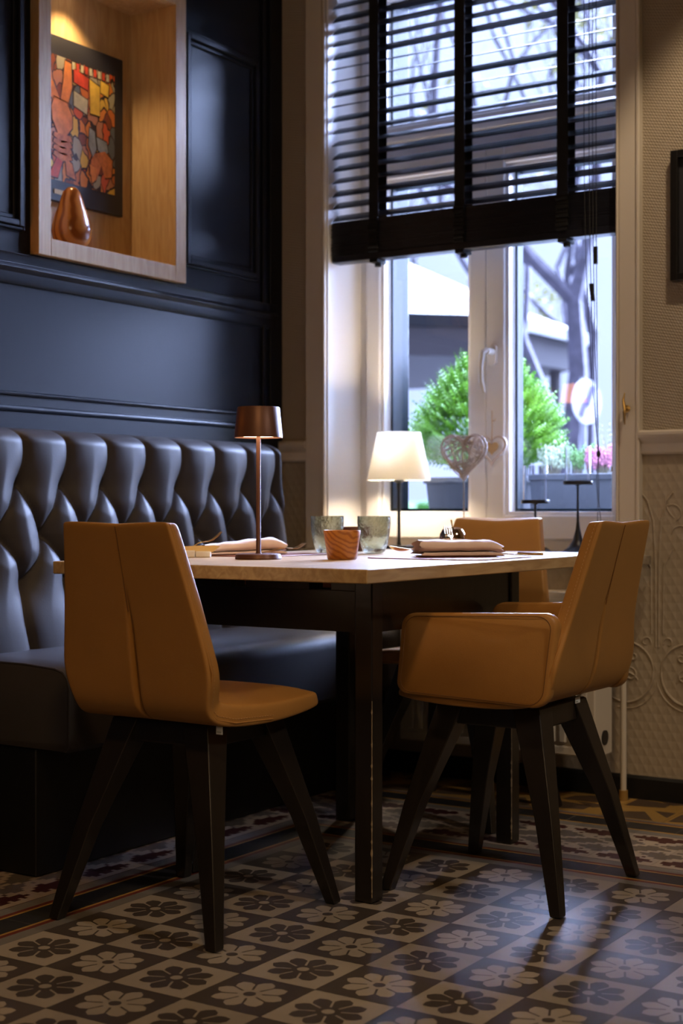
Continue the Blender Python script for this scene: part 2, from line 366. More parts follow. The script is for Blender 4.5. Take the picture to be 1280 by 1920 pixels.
for i in range(0, 20):
    for j in range(0, 24):
        x = FX+S*(i+.5); y = FY-S*(j+.5)
        # tile (i=2,j=0) centred at (-1.75, 3.141) is light with a dark flower
        lt = (i+j) % 2 == 0
        quad(x-S/2+g, x+S/2-g, y-S/2+g, y+S/2-g, LT if lt else DK)
        flower(x, y, DK if lt else LT, LT if lt else DK)
# border round the field: (offset from field edge, width, colour)
bands = [(0, .034, BD), (.034, .013, RD), (.047, .008, YE), (.055, .078, SL), (.133, .008, YE), (.141, .013, RD), (.154, .036, BD), (.190, .003, MR), (.193, .008, PL)]
XE = FX+20*S; YE_ = FY-24*S
for o_, w_, c_ in bands:
    quad(FX-o_-w_, FX-o_, YE_, FY+o_, c_)                  # along the bench
    quad(FX-o_-w_, XE, FY+o_, FY+o_+w_, c_)                # along the window wall
pm = ['................',
      '..MM.MMM.MM.M...',
      '.MMMMMMMMMMMMMM.',
      '.MMMMMMMMMMMMM..',
      '...MMMMMMMM.....',
      'G....MM....M..GG',
      'GG..........GGGG',
      'GGGG..G...GGGGGG',
      'GGGGG....GGGGGGG',
      'GGG..GGG...GGGG.',
      '...GGGGGGG...G..',
      '.GGGGGGGGGGG....']
def pattile(ax, along, across0, depth, flip):
    cw, ch = S/16, depth/12
    for r_ in range(12):
        row = pm[r_ if not flip else 11-r_]; k = 0
        if flip: row = row[::-1]
        while k < 16:
            e_ = k
            while e_ < 16 and row[e_] == row[k]: e_ += 1
            c_ = {'.': PL, 'M': MR, 'G': GY}[row[k]]
            a0, a1 = along+k*cw+(g if k == 0 else 0), along+e_*cw; c0, c1 = across0+r_*ch, across0+(r_+1)*ch
            if ax == 'x': quad(a0, a1, c0, c1, c_)
            else: quad(-c1, -c0, a0, a1, c_)
            k = e_
P0 = .201
for k in range(-2, 20):
    pattile('x', FX+k*S, FY+P0, .158, False); pattile('x', FX+k*S, FY+P0+.158, .158, True)
for k in range(26):
    pattile('y', FY+P0-S*(k+1), -FX+P0, .158, False); pattile('y', FY+P0-S*(k+1), -FX+P0+.158, .158, True)
y0 = FY+P0+.316
for o_, w_, c_ in [(0, .003, MR), (.003, .035, BD), (.038, .012, YE), (.050, .078, SL), (.128, .012, YE), (.140, .010, RD), (.150, .015, BD)]:
    quad(-3.0, XE, y0+o_, y0+o_+w_, c_)
y1 = y0+.165
for k in range(24):
    for j in range(2):
        x = -3.0+k*.19; y = y1+j*.15; x2, y2 = x+.19, y+.15; xm, ym = (x+x2)/2, (y+y2)/2
        quad(x+g, x2-g, y+g, y2-g, YE)
        z = .0003
        if (k+j) % 2 == 0:
            b.add([(x+.01, y+.02, z), (x+.01, y2-.02, z), (xm+.03, ym+.03, z), (xm+.03, ym-.03, z)], [(0, 1, 2, 3)], BR)
            b.add([(x2-.005, y2-.005, z), (xm+.04, ym+.01, z), (x+.06, y2-.005, z)], [(0, 1, 2)], BR)
        else:
            b.add([(x+.005, y+.005, z), (x2-.03, y+.01, z), (xm, ym+.04, z), (x+.02, ym, z)], [(0, 1, 2, 3)], BR)
            b.add([(x2-.01, ym-.01, z), (x2-.01, y2-.01, z), (xm+.02, y2-.01, z)], [(0, 1, 2)], BR)
# slate joints
for k in range(22):
    quad(FX-.131, FX-.057, FY-.2*k-.001, FY-.2*k, BD, .0002); quad(FX+.25*k, FX+.25*k+.001, FY+.057, FY+.131, BD, .0002); quad(-3+.16*k, -3+.16*k+.002, y0+.052, y0+.126, BD, .0002)
struct(mk('floor', b, mats, smooth=False))

# ------------------------------------------------------------------ room shell
b = B(); b.box(-3.4, 3.0, -3.0, 4.48, 3.0, 3.1); struct(mk('ceiling', b, 'ceiling_paint'))
b = B(); b.box(-3.4, 3.1, -3.1, -3.0, 0, 3.0); struct(mk('wall_back', b, 'paper_weave'))
b = B(); b.box(3.0, 3.1, -3.0, 4.6, 0, 3.0); struct(mk('wall_right', b, 'paper_weave'))
b = B()   # window wall, above the chair rail
RZ = 1.07
b.box(XW-.2, OX0, YW, 4.48, RZ, 3.0); b.box(OX1, 3.0, YW, 4.48, RZ, 3.0)
struct(mk('wall_front', b, 'paper_weave'))
b = B(); b.box(XW-.2, OX0, YW, 4.48, 0, RZ); b.box(OX1, 3.0, YW, 4.48, 0, RZ); b.box(OX0, OX1, YW, 4.48, 0, .712)
struct(mk('wall_wainscot', b, 'paper_lattice'))
# embossed scrollwork on the wainscot paper
b = B()
def arc(cx, cz, r_, a0, a1, rad=.004, y=YW, n=16, shrink=0, zs=1):
    pts = [(cx+(r_*(1-shrink*k/n))*math.cos(R(a0+(a1-a0)*k/n)), y, cz+zs*(r_*(1-shrink*k/n))*math.sin(R(a0+(a1-a0)*k/n))) for k in range(n+1)]
    b.tube(pts, [rad*(1-.4*abs(2*k/n-1)) for k in range(n+1)], 6)
for m0 in (-1.605, -1.32, -1.03, -.74, -.45, -.16, .13, .42, .71, 1.0):
    for s_ in (-1, 1):
        hide = m0 < -1.5 and s_ < 0
        if not hide: arc(m0+s_*.105, .95, .092, 90-s_*90+s_*0, 90, .004, zs=.9)                   # top arch
        if not hide: arc(m0+s_*.105, .91, .08, 180 if s_ > 0 else 0, 230 if s_ > 0 else -50, .003)
        if not hide: arc(m0+s_*.05, .86, .035, 200 if s_ > 0 else -20, -60 if s_ > 0 else 240, .003, shrink=.4)
        if not hide: arc(m0+s_*.075, .80, .03, 180 if s_ > 0 else 0, -90 if s_ > 0 else 270, .003, shrink=.5)
        if not hide: arc(m0+s_*.10, .90, .022, 180 if s_ > 0 else 0, -120 if s_ > 0 else 300, .003, shrink=.5)
        b.tube([(m0+s_*.004, YW, .46), (m0+s_*.006, YW, .72), (m0+s_*.012, YW, .84), (m0+s_*.03, YW, .90), (m0+s_*.05, YW, .925)], .0035, 6)
        b.tube([(m0+s_*.018, YW, .50), (m0+s_*.020, YW, .70), (m0+s_*.05, YW, .755)], .003, 6)
        arc(m0+s_*.10, .385, .088, 180 if s_ > 0 else 0, 20 if s_ > 0 else 160, .0045)
        arc(m0+s_*.10, .385, .088, 180 if s_ > 0 else 0, 300 if s_ > 0 else -120, .0055, zs=1.1)
        arc(m0+s_*.10, .385, .105, 195 if s_ > 0 else -15, 285 if s_ > 0 else -105, .003, zs=1.1)
        arc(m0+s_*.035, .475, .016, 200 if s_ > 0 else -20, -100 if s_ > 0 else 280, .003, shrink=.5)
        arc(m0+s_*.075, .43, .016, 90, 90-s_*400, .004, shrink=.7)
        arc(m0+s_*.10, .335, .045, 150 if s_ > 0 else 30, 60 if s_ > 0 else 120, .004)
        arc(m0+s_*.085, .375, .020, 90, 90+s_*330, .004, shrink=.5)
        b.tube([(m0+s_*.145, YW, .99), (m0+s_*.145, YW, 1.005)], .003, 6)
struct(mk('wall_relief', b, 'paper_lattice'))
def extr(prof, x0, x1, b_, ax='x'):   # prof: (out, z) list, closed polygon; along x on window wall / along y on left wall
    if ax == 'x': rings = [[(x, YW-o, z) for o, z in prof] for x in (x0, x1)]
    else: rings = [[(XW+o, x, z) for o, z in prof] for x in (x0, x1)]
    b_.loft(rings, smooth=False)
rail = [(-.01, 1.04), (.010, 1.04), (.014, 1.046), (.012, 1.056), (.012, 1.072), (.020, 1.080), (.030, 1.090), (.034, 1.098), (.034, 1.106), (.022, 1.112), (-.01, 1.112)]
for i, (a0, a1) in enumerate(((XW, OX0-.08), (OX1+.075, 3.0))):
    b = B(); extr(rail, a0, a1, b); struct(mk('trim_%d' % (i+1), b, 'white_paint'))
sk = [(-.01, 0), (.016, 0), (.016, .062), (.010, .070), (-.01, .070)]
b = B(); extr(sk, XW, 3.0, b); struct(mk('baseboard_front', b, 'skirting_black'))
# casing round the window
for i, (a0, a1, c0, c1) in enumerate(((OX0-.083, OX0-.012, OX0-.012, OX0), (OX1+.008, OX1+.064, OX1+.064, OX1+.076))):
    b = B(); b.box(a0, a1, YW-.022, YW+.01, .737, 3.0); b.box(c0, c1, YW-.028, YW+.01, .737, 3.0)
    if i == 1: b.box(OX1, a0, YW-.028, YW+.01, .737, 3.0)
    struct(mk('trim_%d' % (i+3), b, 'white_paint', bevel=.003))
b = B()   # reveal lining
b.box(OX0-.004, OX0+.004, YW-.01, 4.40, .737, 3.0); b.box(OX1-.004, OX1+.004, YW-.01, 4.40, .737, 3.0)
struct(mk('trim_5', b, 'window_white'))
b = B()   # stone sill with rounded nose
pts = [(OX0, 4.40), (OX1, 4.40), (OX1, YW-.03), (-1.615, YW-.03)]+[(-1.632+.028*math.cos(R(a)), YW-.058+.028*math.sin(R(a))) for a in (60, 30, 0, -30, -60, -90)]+[(-2.885, YW-.086), (-2.885, YW-.03), (OX0, YW-.03)]
b.prism(pts, .026, 'z', .711)
struct(mk('trim_6', b, 'sill_stone', bevel=.008, seg=3))
# ------------------------------------------------------------------ window
win = bpy.data.objects.new('window_1', None); C.objects.link(win); win.location = (-2.26, 4.42, .737); struct(win)
def wbox(name, boxes, m_, bev=.003, par=None): 
    b_ = B()
    for q in boxes: b_.box(*q)
    return mk(name, b_, m_, par or win, bevel=bev)
Y0, Y1 = 4.40, 4.47
wbox('frame', [(OX0, OX0+.05, Y0, Y1, .737, 2.98), (OX1-.05, OX1, Y0, Y1, .737, 2.98), (OX0+.05, OX1-.05, Y0, Y1, .737, .782), (OX0+.05, OX1-.05, Y0, Y1, 2.06, 2.17), (OX0+.05, OX1-.05, Y0, Y1, 2.72, 2.98)], 'window_white')
def sash(x0, x1, z0, z1, ws, yo=.0):
    o = wbox('sash', [(x0, x0+ws[0], Y0-.018+yo, Y1-.01, z0, z1), (x1-ws[1], x1, Y0-.018+yo, Y1-.01, z0, z1), (x0+ws[0], x1-ws[1], Y0-.018+yo, Y1-.01, z0, z0+ws[2]), (x0+ws[0], x1-ws[1], Y0-.018+yo, Y1-.01, z1-ws[3], z1)], 'window_white', .004)
    a0, a1, c0, c1 = x0+ws[0], x1-ws[1], z0+ws[2], z1-ws[3]
    e = .012; y = Y0-.005+yo
    b_ = B()
    b_.box(a0, a0+e, y, Y1-.02, c0, c1); b_.box(a1-e, a1, y, Y1-.02, c0, c1); b_.box(a0+e, a1-e, y, Y1-.02, c0, c0+e); b_.box(a0+e, a1-e, y, Y1-.02, c1-e, c1)
    mk('glazing_bead', b_, 'window_white', o, bevel=.002)
    b_ = B(); b_.box(a0, a1, Y1-.035, Y1-.031, c0, c1); mk('pane', b_, 'pane_glass', o)
    b_ = B(); e2 = .022
    for q in ((a0, a0+e2, c0, c1), (a1-e2, a1, c0, c1), (a0, a1, c0, c0+e2), (a0, a1, c1-e2, c1)): b_.box(q[0], q[1], Y1-.030, Y1+.012, q[2], q[3])
    mk('gasket', b_, 'reveal_dark', o); return o
sash(OX0+.038, -2.277, .775, 2.085, (.055, .062, .080, .055)); sash(-2.275, OX1-.038, .775, 2.085, (.066, .055, .080, .055))
sash(OX0+.038, OX1-.038, 2.155, 2.74, (.055, .055, .055, .06), .004)
# handle
h = B(); h.prism(rrect(-2.262, -2.232, 1.355, 1.425, .012), .012, 'y', 4.37); hr = mk('handle_plate', h, 'window_white', win, bevel=.003)
h = B(); h.tube([(-2.247, 4.372, 1.40), (-2.247, 4.33, 1.40)], .011, 12)
h.tube([(-2.247, 4.335, 1.405), (-2.256, 4.318, 1.395), (-2.264, 4.318, 1.35), (-2.264, 4.322, 1.30), (-2.256, 4.33, 1.262)], [.011, .011, .010, .010, .008], 12, flat=.8)
mk('handle', h, 'porcelain', hr)
# exterior reveal and threshold
b = B(); b.box(OX0+.0, OX0+.086, Y1+.012, 4.60, .76, 2.75); b.box(OX0-.05, OX1+.05, Y1+.012, 4.62, 2.70, 3.0); b.box(OX0-.05, OX1+.05, Y1+.012, 4.70, .5, .76)
struct(mk('trim_7', b, 'reveal_dark', bevel=.004))

# ------------------------------------------------------------------ panelled left wall with niche opening
NY0, NY1, NZ0, NZ1 = 3.035, 3.588, 1.645, 2.47
b = B(); b.box(XW-.3, XW, -3, NY0, 0, 3); b.box(XW-.3, XW, NY1, 4.2, 0, 3); b.box(XW-.3, XW, NY0, NY1, 0, NZ0); b.box(XW-.3, XW, NY0, NY1, NZ1, 3)
struct(mk('wall_left', b, 'navy_paint'))
def rail_prof(z0, z1, beads, out=.014):
    pr_ = [(-.005, z0), (out, z0)]
    for z, r_ in beads:
        for k in range(7): t = R(-90+180*k/6); pr_.append((out+r_*.8*math.cos(t), z+r_*math.sin(t)))
    pr_ += [(out, z1), (-.005, z1)]; return pr_
b = B(); extr(rail_prof(1.04, 1.192, [(1.155, .009)], .018), -2.9, 4.165, b, 'y'); extr([(-.005, 1.192), (.026, 1.192), (.028, 1.198), (.022, 1.203), (-.005, 1.203)], -2.9, 4.165, b, 'y')
struct(mk('trim_8', b, 'navy_paint', bevel=.001))
b = B(); extr([(-.005, 1.500), (.005, 1.503), (.012, 1.515), (.012, 1.535), (.016, 1.540), (.020, 1.548), (.016, 1.556), (.012, 1.560), (.012, 1.58), (.018, 1.588), (-.005, 1.592)], -2.9, 4.165, b, 'y')
struct(mk('trim_9', b, 'navy_paint', bevel=.001))
b = B()
def ring_mould(y0, y1, z0, z1, wd=.042, out=.012):
    for (a, b0, w_) in ((0, .010, out), (.010, .028, out*1.5), (.028, wd, out*.6)):
        b.box(XW-.002, XW+w_, y0+a, y0+b0, z0+a, z1-a); b.box(XW-.002, XW+w_, y1-b0, y1-a, z0+a, z1-a)
        b.box(XW-.002, XW+w_, y0+b0, y1-b0, z0+a, z0+b0); b.box(XW-.002, XW+w_, y0+b0, y1-b0, z1-b0, z1-a)
ring_mould(3.655, 4.065, 1.655, 2.42); ring_mould(2.30, 2.955, 1.655, 2.42); ring_mould(1.45, 2.18, 1.655, 2.42)
b.box(XW-.002, XW+.010, 4.13, 4.2, 0, 3)
b.box(XW-.002, XW+.012, 4.085, 4.10, 1.21, 2.9)
struct(mk('trim_10', b, 'navy_paint', bevel=.003))

# ------------------------------------------------------------------ lit display niche
ni = thing('display_niche', 'lit oak display niche set in the dark panelled wall', 'wall niche', (XW, 3.31, 1.60))
b = B(); f0, f1, g0, g1 = 2.985, 3.640, 1.595, 2.515; ox = XW+.032
b.box(XW-.005, ox, f0, NY0, g0, g1); b.box(XW-.005, ox, NY1, f1, g0, g1); b.box(XW-.005, ox, NY0, NY1, g0, NZ0); b.box(XW-.005, ox, NY0, NY1, NZ1, g1)
mk('frame', b, 'niche_oak', ni, bevel=.002)
xb = XW-.155
b = B(); b.box(xb-.01, xb, NY0, NY1, NZ0, NZ1); mk('back_panel', b, 'niche_oak', ni)
b = B(); b.box(xb, XW, NY0-.01, NY0+.001, NZ0, NZ1); mk('side_panel', b, 'niche_oak', ni)
b = B(); b.box(xb, XW, NY1-.001, NY1+.01, NZ0, NZ1); mk('side_panel', b, 'niche_oak', ni)
b = B(); b.box(xb, XW, NY0, NY1, NZ0-.01, NZ0+.001); mk('shelf_panel', b, 'niche_oak', ni)
b = B(); b.box(xb, XW, NY0, NY1, NZ1-.001, NZ1+.01); mk('top_panel', b, 'niche_oak', ni)
b = B(); b.lathe([(.0, -.003), (.022, -.003), (.024, 0)], (XW-.07, 3.27, NZ1-.001), 24); mk('downlight', b, 'led_glow', ni)
light('niche_spot', 'SPOT', (XW-.07, 3.27, NZ1-.02), 11, (1, .66, .32), (XW-.085, 3.29, 1.6), .015, 105, .7)
# framed painting on the niche's back panel
pa = thing('framed_painting', 'colourful figure painting in a wide dark frame inside the lit niche', 'painting', (xb+.012, 3.28, 2.05))
py0, py1, pz0, pz1 = 3.055, 3.525, 1.805, 2.305
b = B(); b.box(xb+.004, xb+.022, py0, py1, pz0, pz1); mk('frame', b, 'picture_mat', pa, bevel=.002)
cy0, cy1, cz0, cz1 = 3.10, 3.485, 1.868, 2.245
cx_ = xb+.0225
b = B(); b.box(xb+.018, cx_, cy0, cy1, cz0, cz1); cv = mk('canvas', b, 'painting_patches', pa)
def shp(name, pts, m_, lift):
    c0 = (sum(p[0] for p in pts)/len(pts), sum(p[1] for p in pts)/len(pts))
    def T(p, e=0):
        dx, dy = p[0]-c0[0], p[1]-c0[1]; L = math.hypot(dx, dy) or 1; q = (p[0]+dx/L*e, p[1]+dy/L*e)
        return (cy0+(cy1-cy0)*max(0, min(1, q[0])), cz0+(cz1-cz0)*max(0, min(1, q[1])))
    b_ = B(); b_.prism([T(p, .012) for p in pts], .0006+lift, 'x', cx_-.0003, 0); b_.prism([T(p) for p in pts], .0010+lift, 'x', cx_-.0003, 1)
    mk(name, b_, ['paint_line', m_], cv)
F_ = 'painted_figure'
shp(F_, [(.18, .98), (.25, .97), (.28, .80), (.36, .66), (.32, .60), (.20, .72), (.16, .85)], 'paint_flesh', 0)
shp(F_, [(.42, .98), (.49, .97), (.50, .78), (.45, .62), (.37, .64), (.40, .80)], 'paint_flesh', 0)
shp(F_, [(.30, .66), (.44, .64), (.50, .55), (.50, .45), (.44, .38), (.34, .38), (.28, .48), (.27, .58)], 'paint_flesh', .0004)
for k in range(4): shp(F_, [(.30, .38-.05*k), (.48, .38-.05*k), (.50, .34-.05*k), (.39, .31-.05*k), (.29, .35-.05*k)], 'paint_orange', .0006)
shp(F_, [(.34, .20), (.40, .18), (.34, .02), (.24, .02)], 'paint_red', .0005)
shp(F_, [(.42, .20), (.50, .16), (.54, .04), (.44, .06)], 'paint_orange', .0005)
shp(F_, [(.52, .76), (.68, .72), (.67, .60), (.52, .64)], 'paint_pale', .0002)
shp(F_, [(.52, .94), (.69, .90), (.68, .80), (.52, .83)], 'paint_red', .0002)
shp(F_, [(.70, .90), (.82, .86), (.82, .62), (.71, .62)], 'paint_yellow', .0002)
shp(F_, [(.83, .92), (.93, .90), (.92, .80), (.83, .82)], 'paint_yellow', .0002)
shp(F_, [(.70, .50), (.76, .48), (.78, .34), (.74, .26), (.69, .36)], 'paint_grey', .0004)
shp(F_, [(.78, .44), (.90, .42), (.92, .34), (.86, .30), (.80, .34)], 'paint_grey', .0003)
shp(F_, [(.76, .30), (.88, .34), (.97, .28), (.96, .14), (.88, .12), (.84, .22), (.78, .08), (.70, .12), (.72, .24)], 'paint_orange', .0005)
shp(F_, [(.70, .20), (.78, .18), (.77, .08), (.73, .05)], 'paint_flesh', .0008)
for k in range(9): shp(F_, [(.50+.05*k, .99), (.53+.05*k, .99), (.53+.05*k, .93), (.50+.05*k, .93)], 'paint_red' if k % 2 else 'paint_pale', .0001)
b = B(); b.box(xb+.022, xb+.0245, 3.215, 3.27, 1.826, 1.840); mk('plaque', b, 'plaque', pa)
# wooden pear
b = B()
b.lathe([(0, 0), (.040, 0), (.050, .006), (.066, .03), (.071, .052), (.069, .07), (.058, .10), (.046, .125), (.037, .148), (.030, .163), (.018, .174), (0, .178)], (0, 0, 0), 40, sx=.82, sy=.88)
o = mk('wooden_pear', b, 'pear_wood'); o.location = (XW-.055, 3.21, NZ0+.001); tag(o, 'polished wooden pear sculpture on the niche shelf below the painting', 'sculpture')
o.scale = (1, 1, 1.06)

# ------------------------------------------------------------------ radiator and pipe
ra = thing('radiator', 'white ribbed panel radiator under the window sill', 'radiator', (-2.04, 4.04, .145))
b = B(); rx0, rx1 = -2.372, -1.711
b.box(rx0, rx1, 4.085, 4.10, .15, .61); b.box(rx0, rx1, 3.985, 3.992, .15, .61)
b.box(rx0, rx1, 3.980, 3.993, .148, .175); b.box(rx0, rx1, 3.980, 3.993, .585, .612)
k = rx0+.03
while k < rx1-.04: b.box(k, k+.022, 3.974, 3.990, .185, .575); k += .0345
mk('panel', b, 'radiator_white', ra, bevel=.004)
b = B(); b.box(rx0-.001, rx0+.008, 3.980, 4.105, .150, .625); mk('side_cover', b, 'radiator_white', ra, bevel=.004); b = B(); b.box(rx1-.03, rx1+.002, 3.976, 4.105, .146, .625); mk('side_cover', b, 'radiator_white', ra, bevel=.004)
b = B(); k = rx0
b.box(rx0, rx1, 3.980, 3.987, .61, .628); b.box(rx0, rx1, 4.098, 4.105, .61, .628)
while k < rx1-.006: b.box(k, k+.005, 3.986, 4.099, .617, .624); k += .013
mk('grille', b, 'radiator_white', ra)
b = B(); b.tube([(rx1+.0, 4.045, .20), (rx1+.006, 4.045, .20)], .022, 20); mk('valve_cap', b, 'black_metal', ra)
b = B(); b.lathe([(.009, .02), (.009, .70)], (-1.688, 4.14, 0), 14)
pp = mk('heating_pipe', b, 'radiator_white'); tag(pp, 'thin painted heating pipe rising from the floor beside the radiator', 'pipe', origin=(-1.688, 4.14, 0))
b = B(); b.lathe([(.013, 0), (.013, .032)], (-1.688, 4.14, 0), 14); mk('pipe_collar', b, 'tile_yellow', pp)

# ------------------------------------------------------------------ venetian blind
bl = thing('venetian_blind', 'black wooden venetian blind half drawn over the window', 'blind', (-2.26, 4.235, 1.72))
bx0, bx1, by = -2.783, -1.735, 4.235
n_sl = 26; sp = .0432; z0 = 1.868
for k in range(n_sl):
    z = z0+.012+sp*k; 
    if z > 2.93: break
    tilt = R((20 if k in (9, 11, 12) else 33 if k < 9 else 39)+2*math.sin(k*1.7)); ct, st_ = math.cos(tilt)*.026, math.sin(tilt)*.026
    b = B()
    e = .004*math.sin(k*2.3)
    ring = lambda x: [(x, by-ct, z-st_-.0015+e*.3), (x, by-ct*.3, z-st_*.3+.0012), (x, by+ct, z+st_-.0015), (x, by+ct, z+st_+.0015), (x, by-ct*.3, z-st_*.3+.0042), (x, by-ct, z-st_+.0015+e*.3)]
    b.loft([ring(bx0), ring(bx1)], smooth=False); mk('slat', b, 'blind_black', bl)
b = B()
for k in range(22): b.box(bx0+random.uniform(-.002, .002), bx1, by-.025+random.uniform(-.0015, .0015), by+.025, 1.748+k*.0052, 1.748+k*.0052+.0040)
b.box(bx0+.004, bx1-.004, by-.023, by+.023, 1.747, 1.862)
mk('stacked_slats', b, 'blind_black', bl)
b = B(); b.box(bx0, bx1, by-.027, by+.027, 1.722, 1.747); mk('bottom_rail', b, 'blind_black', bl, bevel=.003)
b = B(); b.box(bx0, bx1, by-.03, by+.03, 2.94, 3.0); mk('head_rail', b, 'blind_black', bl, bevel=.003)
for tx in (-2.612, -2.283, -1.918):
    for yy in (-.0275, .0275):
        b = B(); b.box(tx-.019, tx+.019, by+yy-.0005, by+yy+.0005, 1.862, 2.94); mk('ladder_tape', b, 'tape_black', bl)
    b = B()
    for k in range(9): b.box(tx-.019+random.uniform(-.003, .003), tx+.019+random.uniform(-.003, .003), by-.034-.004*(k % 2), by-.026, 1.745+k*.0135, 1.757+k*.0135)
    b.box(tx-.016, tx+.016, by-.031, by+.03, 1.71, 1.722)
    b.lathe([(.0, 0), (.012, 0), (.013, .012), (0, .014)], (tx+.008, by-.01, 1.697), 12)
    mk('tape_gather', b, 'tape_black', bl, bevel=.002)
def hang(x, y, ztop, zbot, name='cord', sway=.0, xe=None, r_=.0013):
    b_ = B(); xe = x if xe is None else xe
    pts = [(x+(xe-x)*max(0, (k/24-.45)/.55)**2.2, y, ztop+(zbot-ztop)*k/24) for k in range(25)]
    b_.tube(pts, r_, 5); return mk(name, b_, 'cord_dark', bl)
zk = 1.045
for x_, dy in ((-1.840, 0), (-1.822, -.003), (-1.813, .003), (-1.800, 0)):
    hang(x_, 4.196+dy, 2.95, zk, xe=-1.7925)
b = B(); b.lathe([(0, -.012), (.006, -.006), (.007, 0), (.005, .008), (0, .012)], (-1.792, 4.196, zk), 12); mk('cord_knot', b, 'cord_dark', bl)
for dx in (-.003, .003):
    b = B(); b.tube([(-1.792+dx*.3, 4.196, zk), (-1.794+dx, 4.193, .97), (-1.790+dx*.5, 4.19, .90), (-1.786+dx*2, 4.188, .83), (-1.784+dx*2, 4.188, .76)], .0013, 5); mk('cord', b, 'cord_dark', bl)
for x_, z_, t_ in ((-1.801, 1.655, 0), (-1.812, 1.542, .006)):
    b = B(); b.tube([(x_-t_/2, 4.193, z_+.027), (x_+t_/2, 4.193, z_-.027)], .007, 10); mk('cord_toggle', b, 'black_metal', bl)
b = B(); b.lathe([(.011, 0), (.011, .003), (.005, .006), (.005, .020)], (0, 0, 0), 14)
for v_ in range(len(b.v)): x, y, z = b.v[v_]; b.v[v_] = (-1.690+x, YW-.028-z, 1.178+y)
b.tube([(-1.690, YW-.045, 1.225), (-1.692, YW-.052, 1.205), (-1.690, YW-.046, 1.178), (-1.688, YW-.052, 1.150), (-1.690, YW-.045, 1.130)], [.002, .004, .006, .004, .002], 8)
o = mk('cord_cleat', b, 'brass_old'); tag(o, 'small brass cleat hook screwed to the window casing', 'hook', origin=(-1.690, YW-.028, 1.178))
# picture frame at the right edge
pf = thing('picture_frame', 'black picture frame hanging on the textured wallpaper at right', 'picture frame', (-1.34, 4.2, 1.75))
b = B(); a0, a1, c0, c1 = -1.552, -1.15, 1.552, 1.938
for q in ((a0, a0+.022, c0, c1), (a1-.022, a1, c0, c1), (a0+.022, a1-.022, c0, c0+.022), (a0+.022, a1-.022, c1-.022, c1)): b.box(q[0], q[1], 4.165, 4.2, q[2], q[3])
mk('frame', b, 'frame_black', pf, bevel=.002)
b = B(); b.box(a0+.02, a1-.02, 4.185, 4.19, c0+.02, c1-.02); mk('picture', b, 'picture_mat', pf)

wl = thing('wall_lamp', 'small orange wall lamp on dark panelling, mirrored in the right window pane', 'lamp', (XW, 2.43, 1.40))
b = B(); b.box(XW, XW+.012, 2.40, 2.46, 1.34, 1.46); mk('wall_plate', b, 'brass_old', wl, bevel=.003)
b = B(); b.tube([(XW+.01, 2.43, 1.38), (XW+.07, 2.43, 1.36), (XW+.115, 2.43, 1.38), (XW+.115, 2.43, 1.42)], .004, 8); mk('arm', b, 'brass_old', wl)
b = B(); b.lathe([(.066, 0), (.045, .085), (.044, .085), (.065, 0), (.066, 0)], (XW+.115, 2.43, 1.385), 32, caps=False); mk('lamp_shade', b, 'orange_glow', wl)

# ------------------------------------------------------------------ tufted bench
be = thing('banquette_bench', 'black leather bench with deep buttoned back along the panelled wall', 'bench', (-2.7, 3.25, 0))
b = B(); b.box(-2.93, -2.50, 2.51, 4.10, .002, .306); mk('base', b, 'bench_base', be, bevel=.004)
b = B()
sx0, sx1, sy0, sy1, sz0, sz1 = -2.93, -2.385, 2.50, 4.17, .305, .503
def cush(y, inset=0, dz=0):
    pr_ = []
    pr_ += [(sx0, sz0+inset), (sx1-.012-inset, sz0+inset), (sx1-inset, sz0+.012+inset), (sx1-inset, sz1-.045), (sx1-.006-inset, sz1-.022-inset), (sx1-.020-inset, sz1-.007-inset), (sx1-.045-inset, sz1-inset)]
    pr_ += [(sx1-.15, sz1+.006-inset), (sx1-.3, sz1+.007-inset), (sx1-.45, sz1-inset), (sx0, sz1-inset)]
    return [(x, y, z) for x, z in pr_]
b.loft([cush(sy0, .012), cush(sy0+.004, .004), cush(sy0+.014, 0)]+[cush(sy0+.1+k*.2) for k in range(8)]+[cush(sy1)])
mk('seat', b, 'black_leather', be)
b = B(); pts = [(x, y+.001, z) for x, y, z in cush(sy0+.004, .003)][1:]; b.tube(pts, .003, 6); mk('piping', b, 'black_leather', be)
# back with diamond tufting
PY, ZR = .1645, (.945, .808, .680); Y00 = 2.782-PY*3
def tx(y): return y
btn = []
for r_, z in enumerate(ZR):
    for k in range(14):
        y = Y00+PY*k+(PY/2 if r_ == 1 else 0)
        btn.append((y, z, r_))
segs = []
for (y, z, r_) in btn:
    if r_ == 0:
        segs.append(((y, z), (y, 1.12)))
        for s_ in (-1, 1): segs.append(((y, z), (y+s_*PY/2, ZR[1])))
    if r_ == 1:
        for s_ in (-1, 1): segs.append(((y, z), (y+s_*PY/2, ZR[2])))
    if r_ == 2: segs.append(((y, z), (y, .45)))
def sdist(y, z):
    best = 9; 
    for (a, c_) in segs:
        if abs(a[0]-y) > .2: continue
        ay, az = a; dy, dz = c_[0]-ay, c_[1]-az; L = dy*dy+dz*dz
        t_ = max(0, min(1, ((y-ay)*dy+(z-az)*dz)/L)); d = math.hypot(y-ay-dy*t_, z-az-dz*t_)
        if d < best: best = d
    return best
b = B(); gy0, gy1, gz0, gz1 = 2.50, 4.02, .485, 1.097; NYg, NZg = 300, 120
rows = []
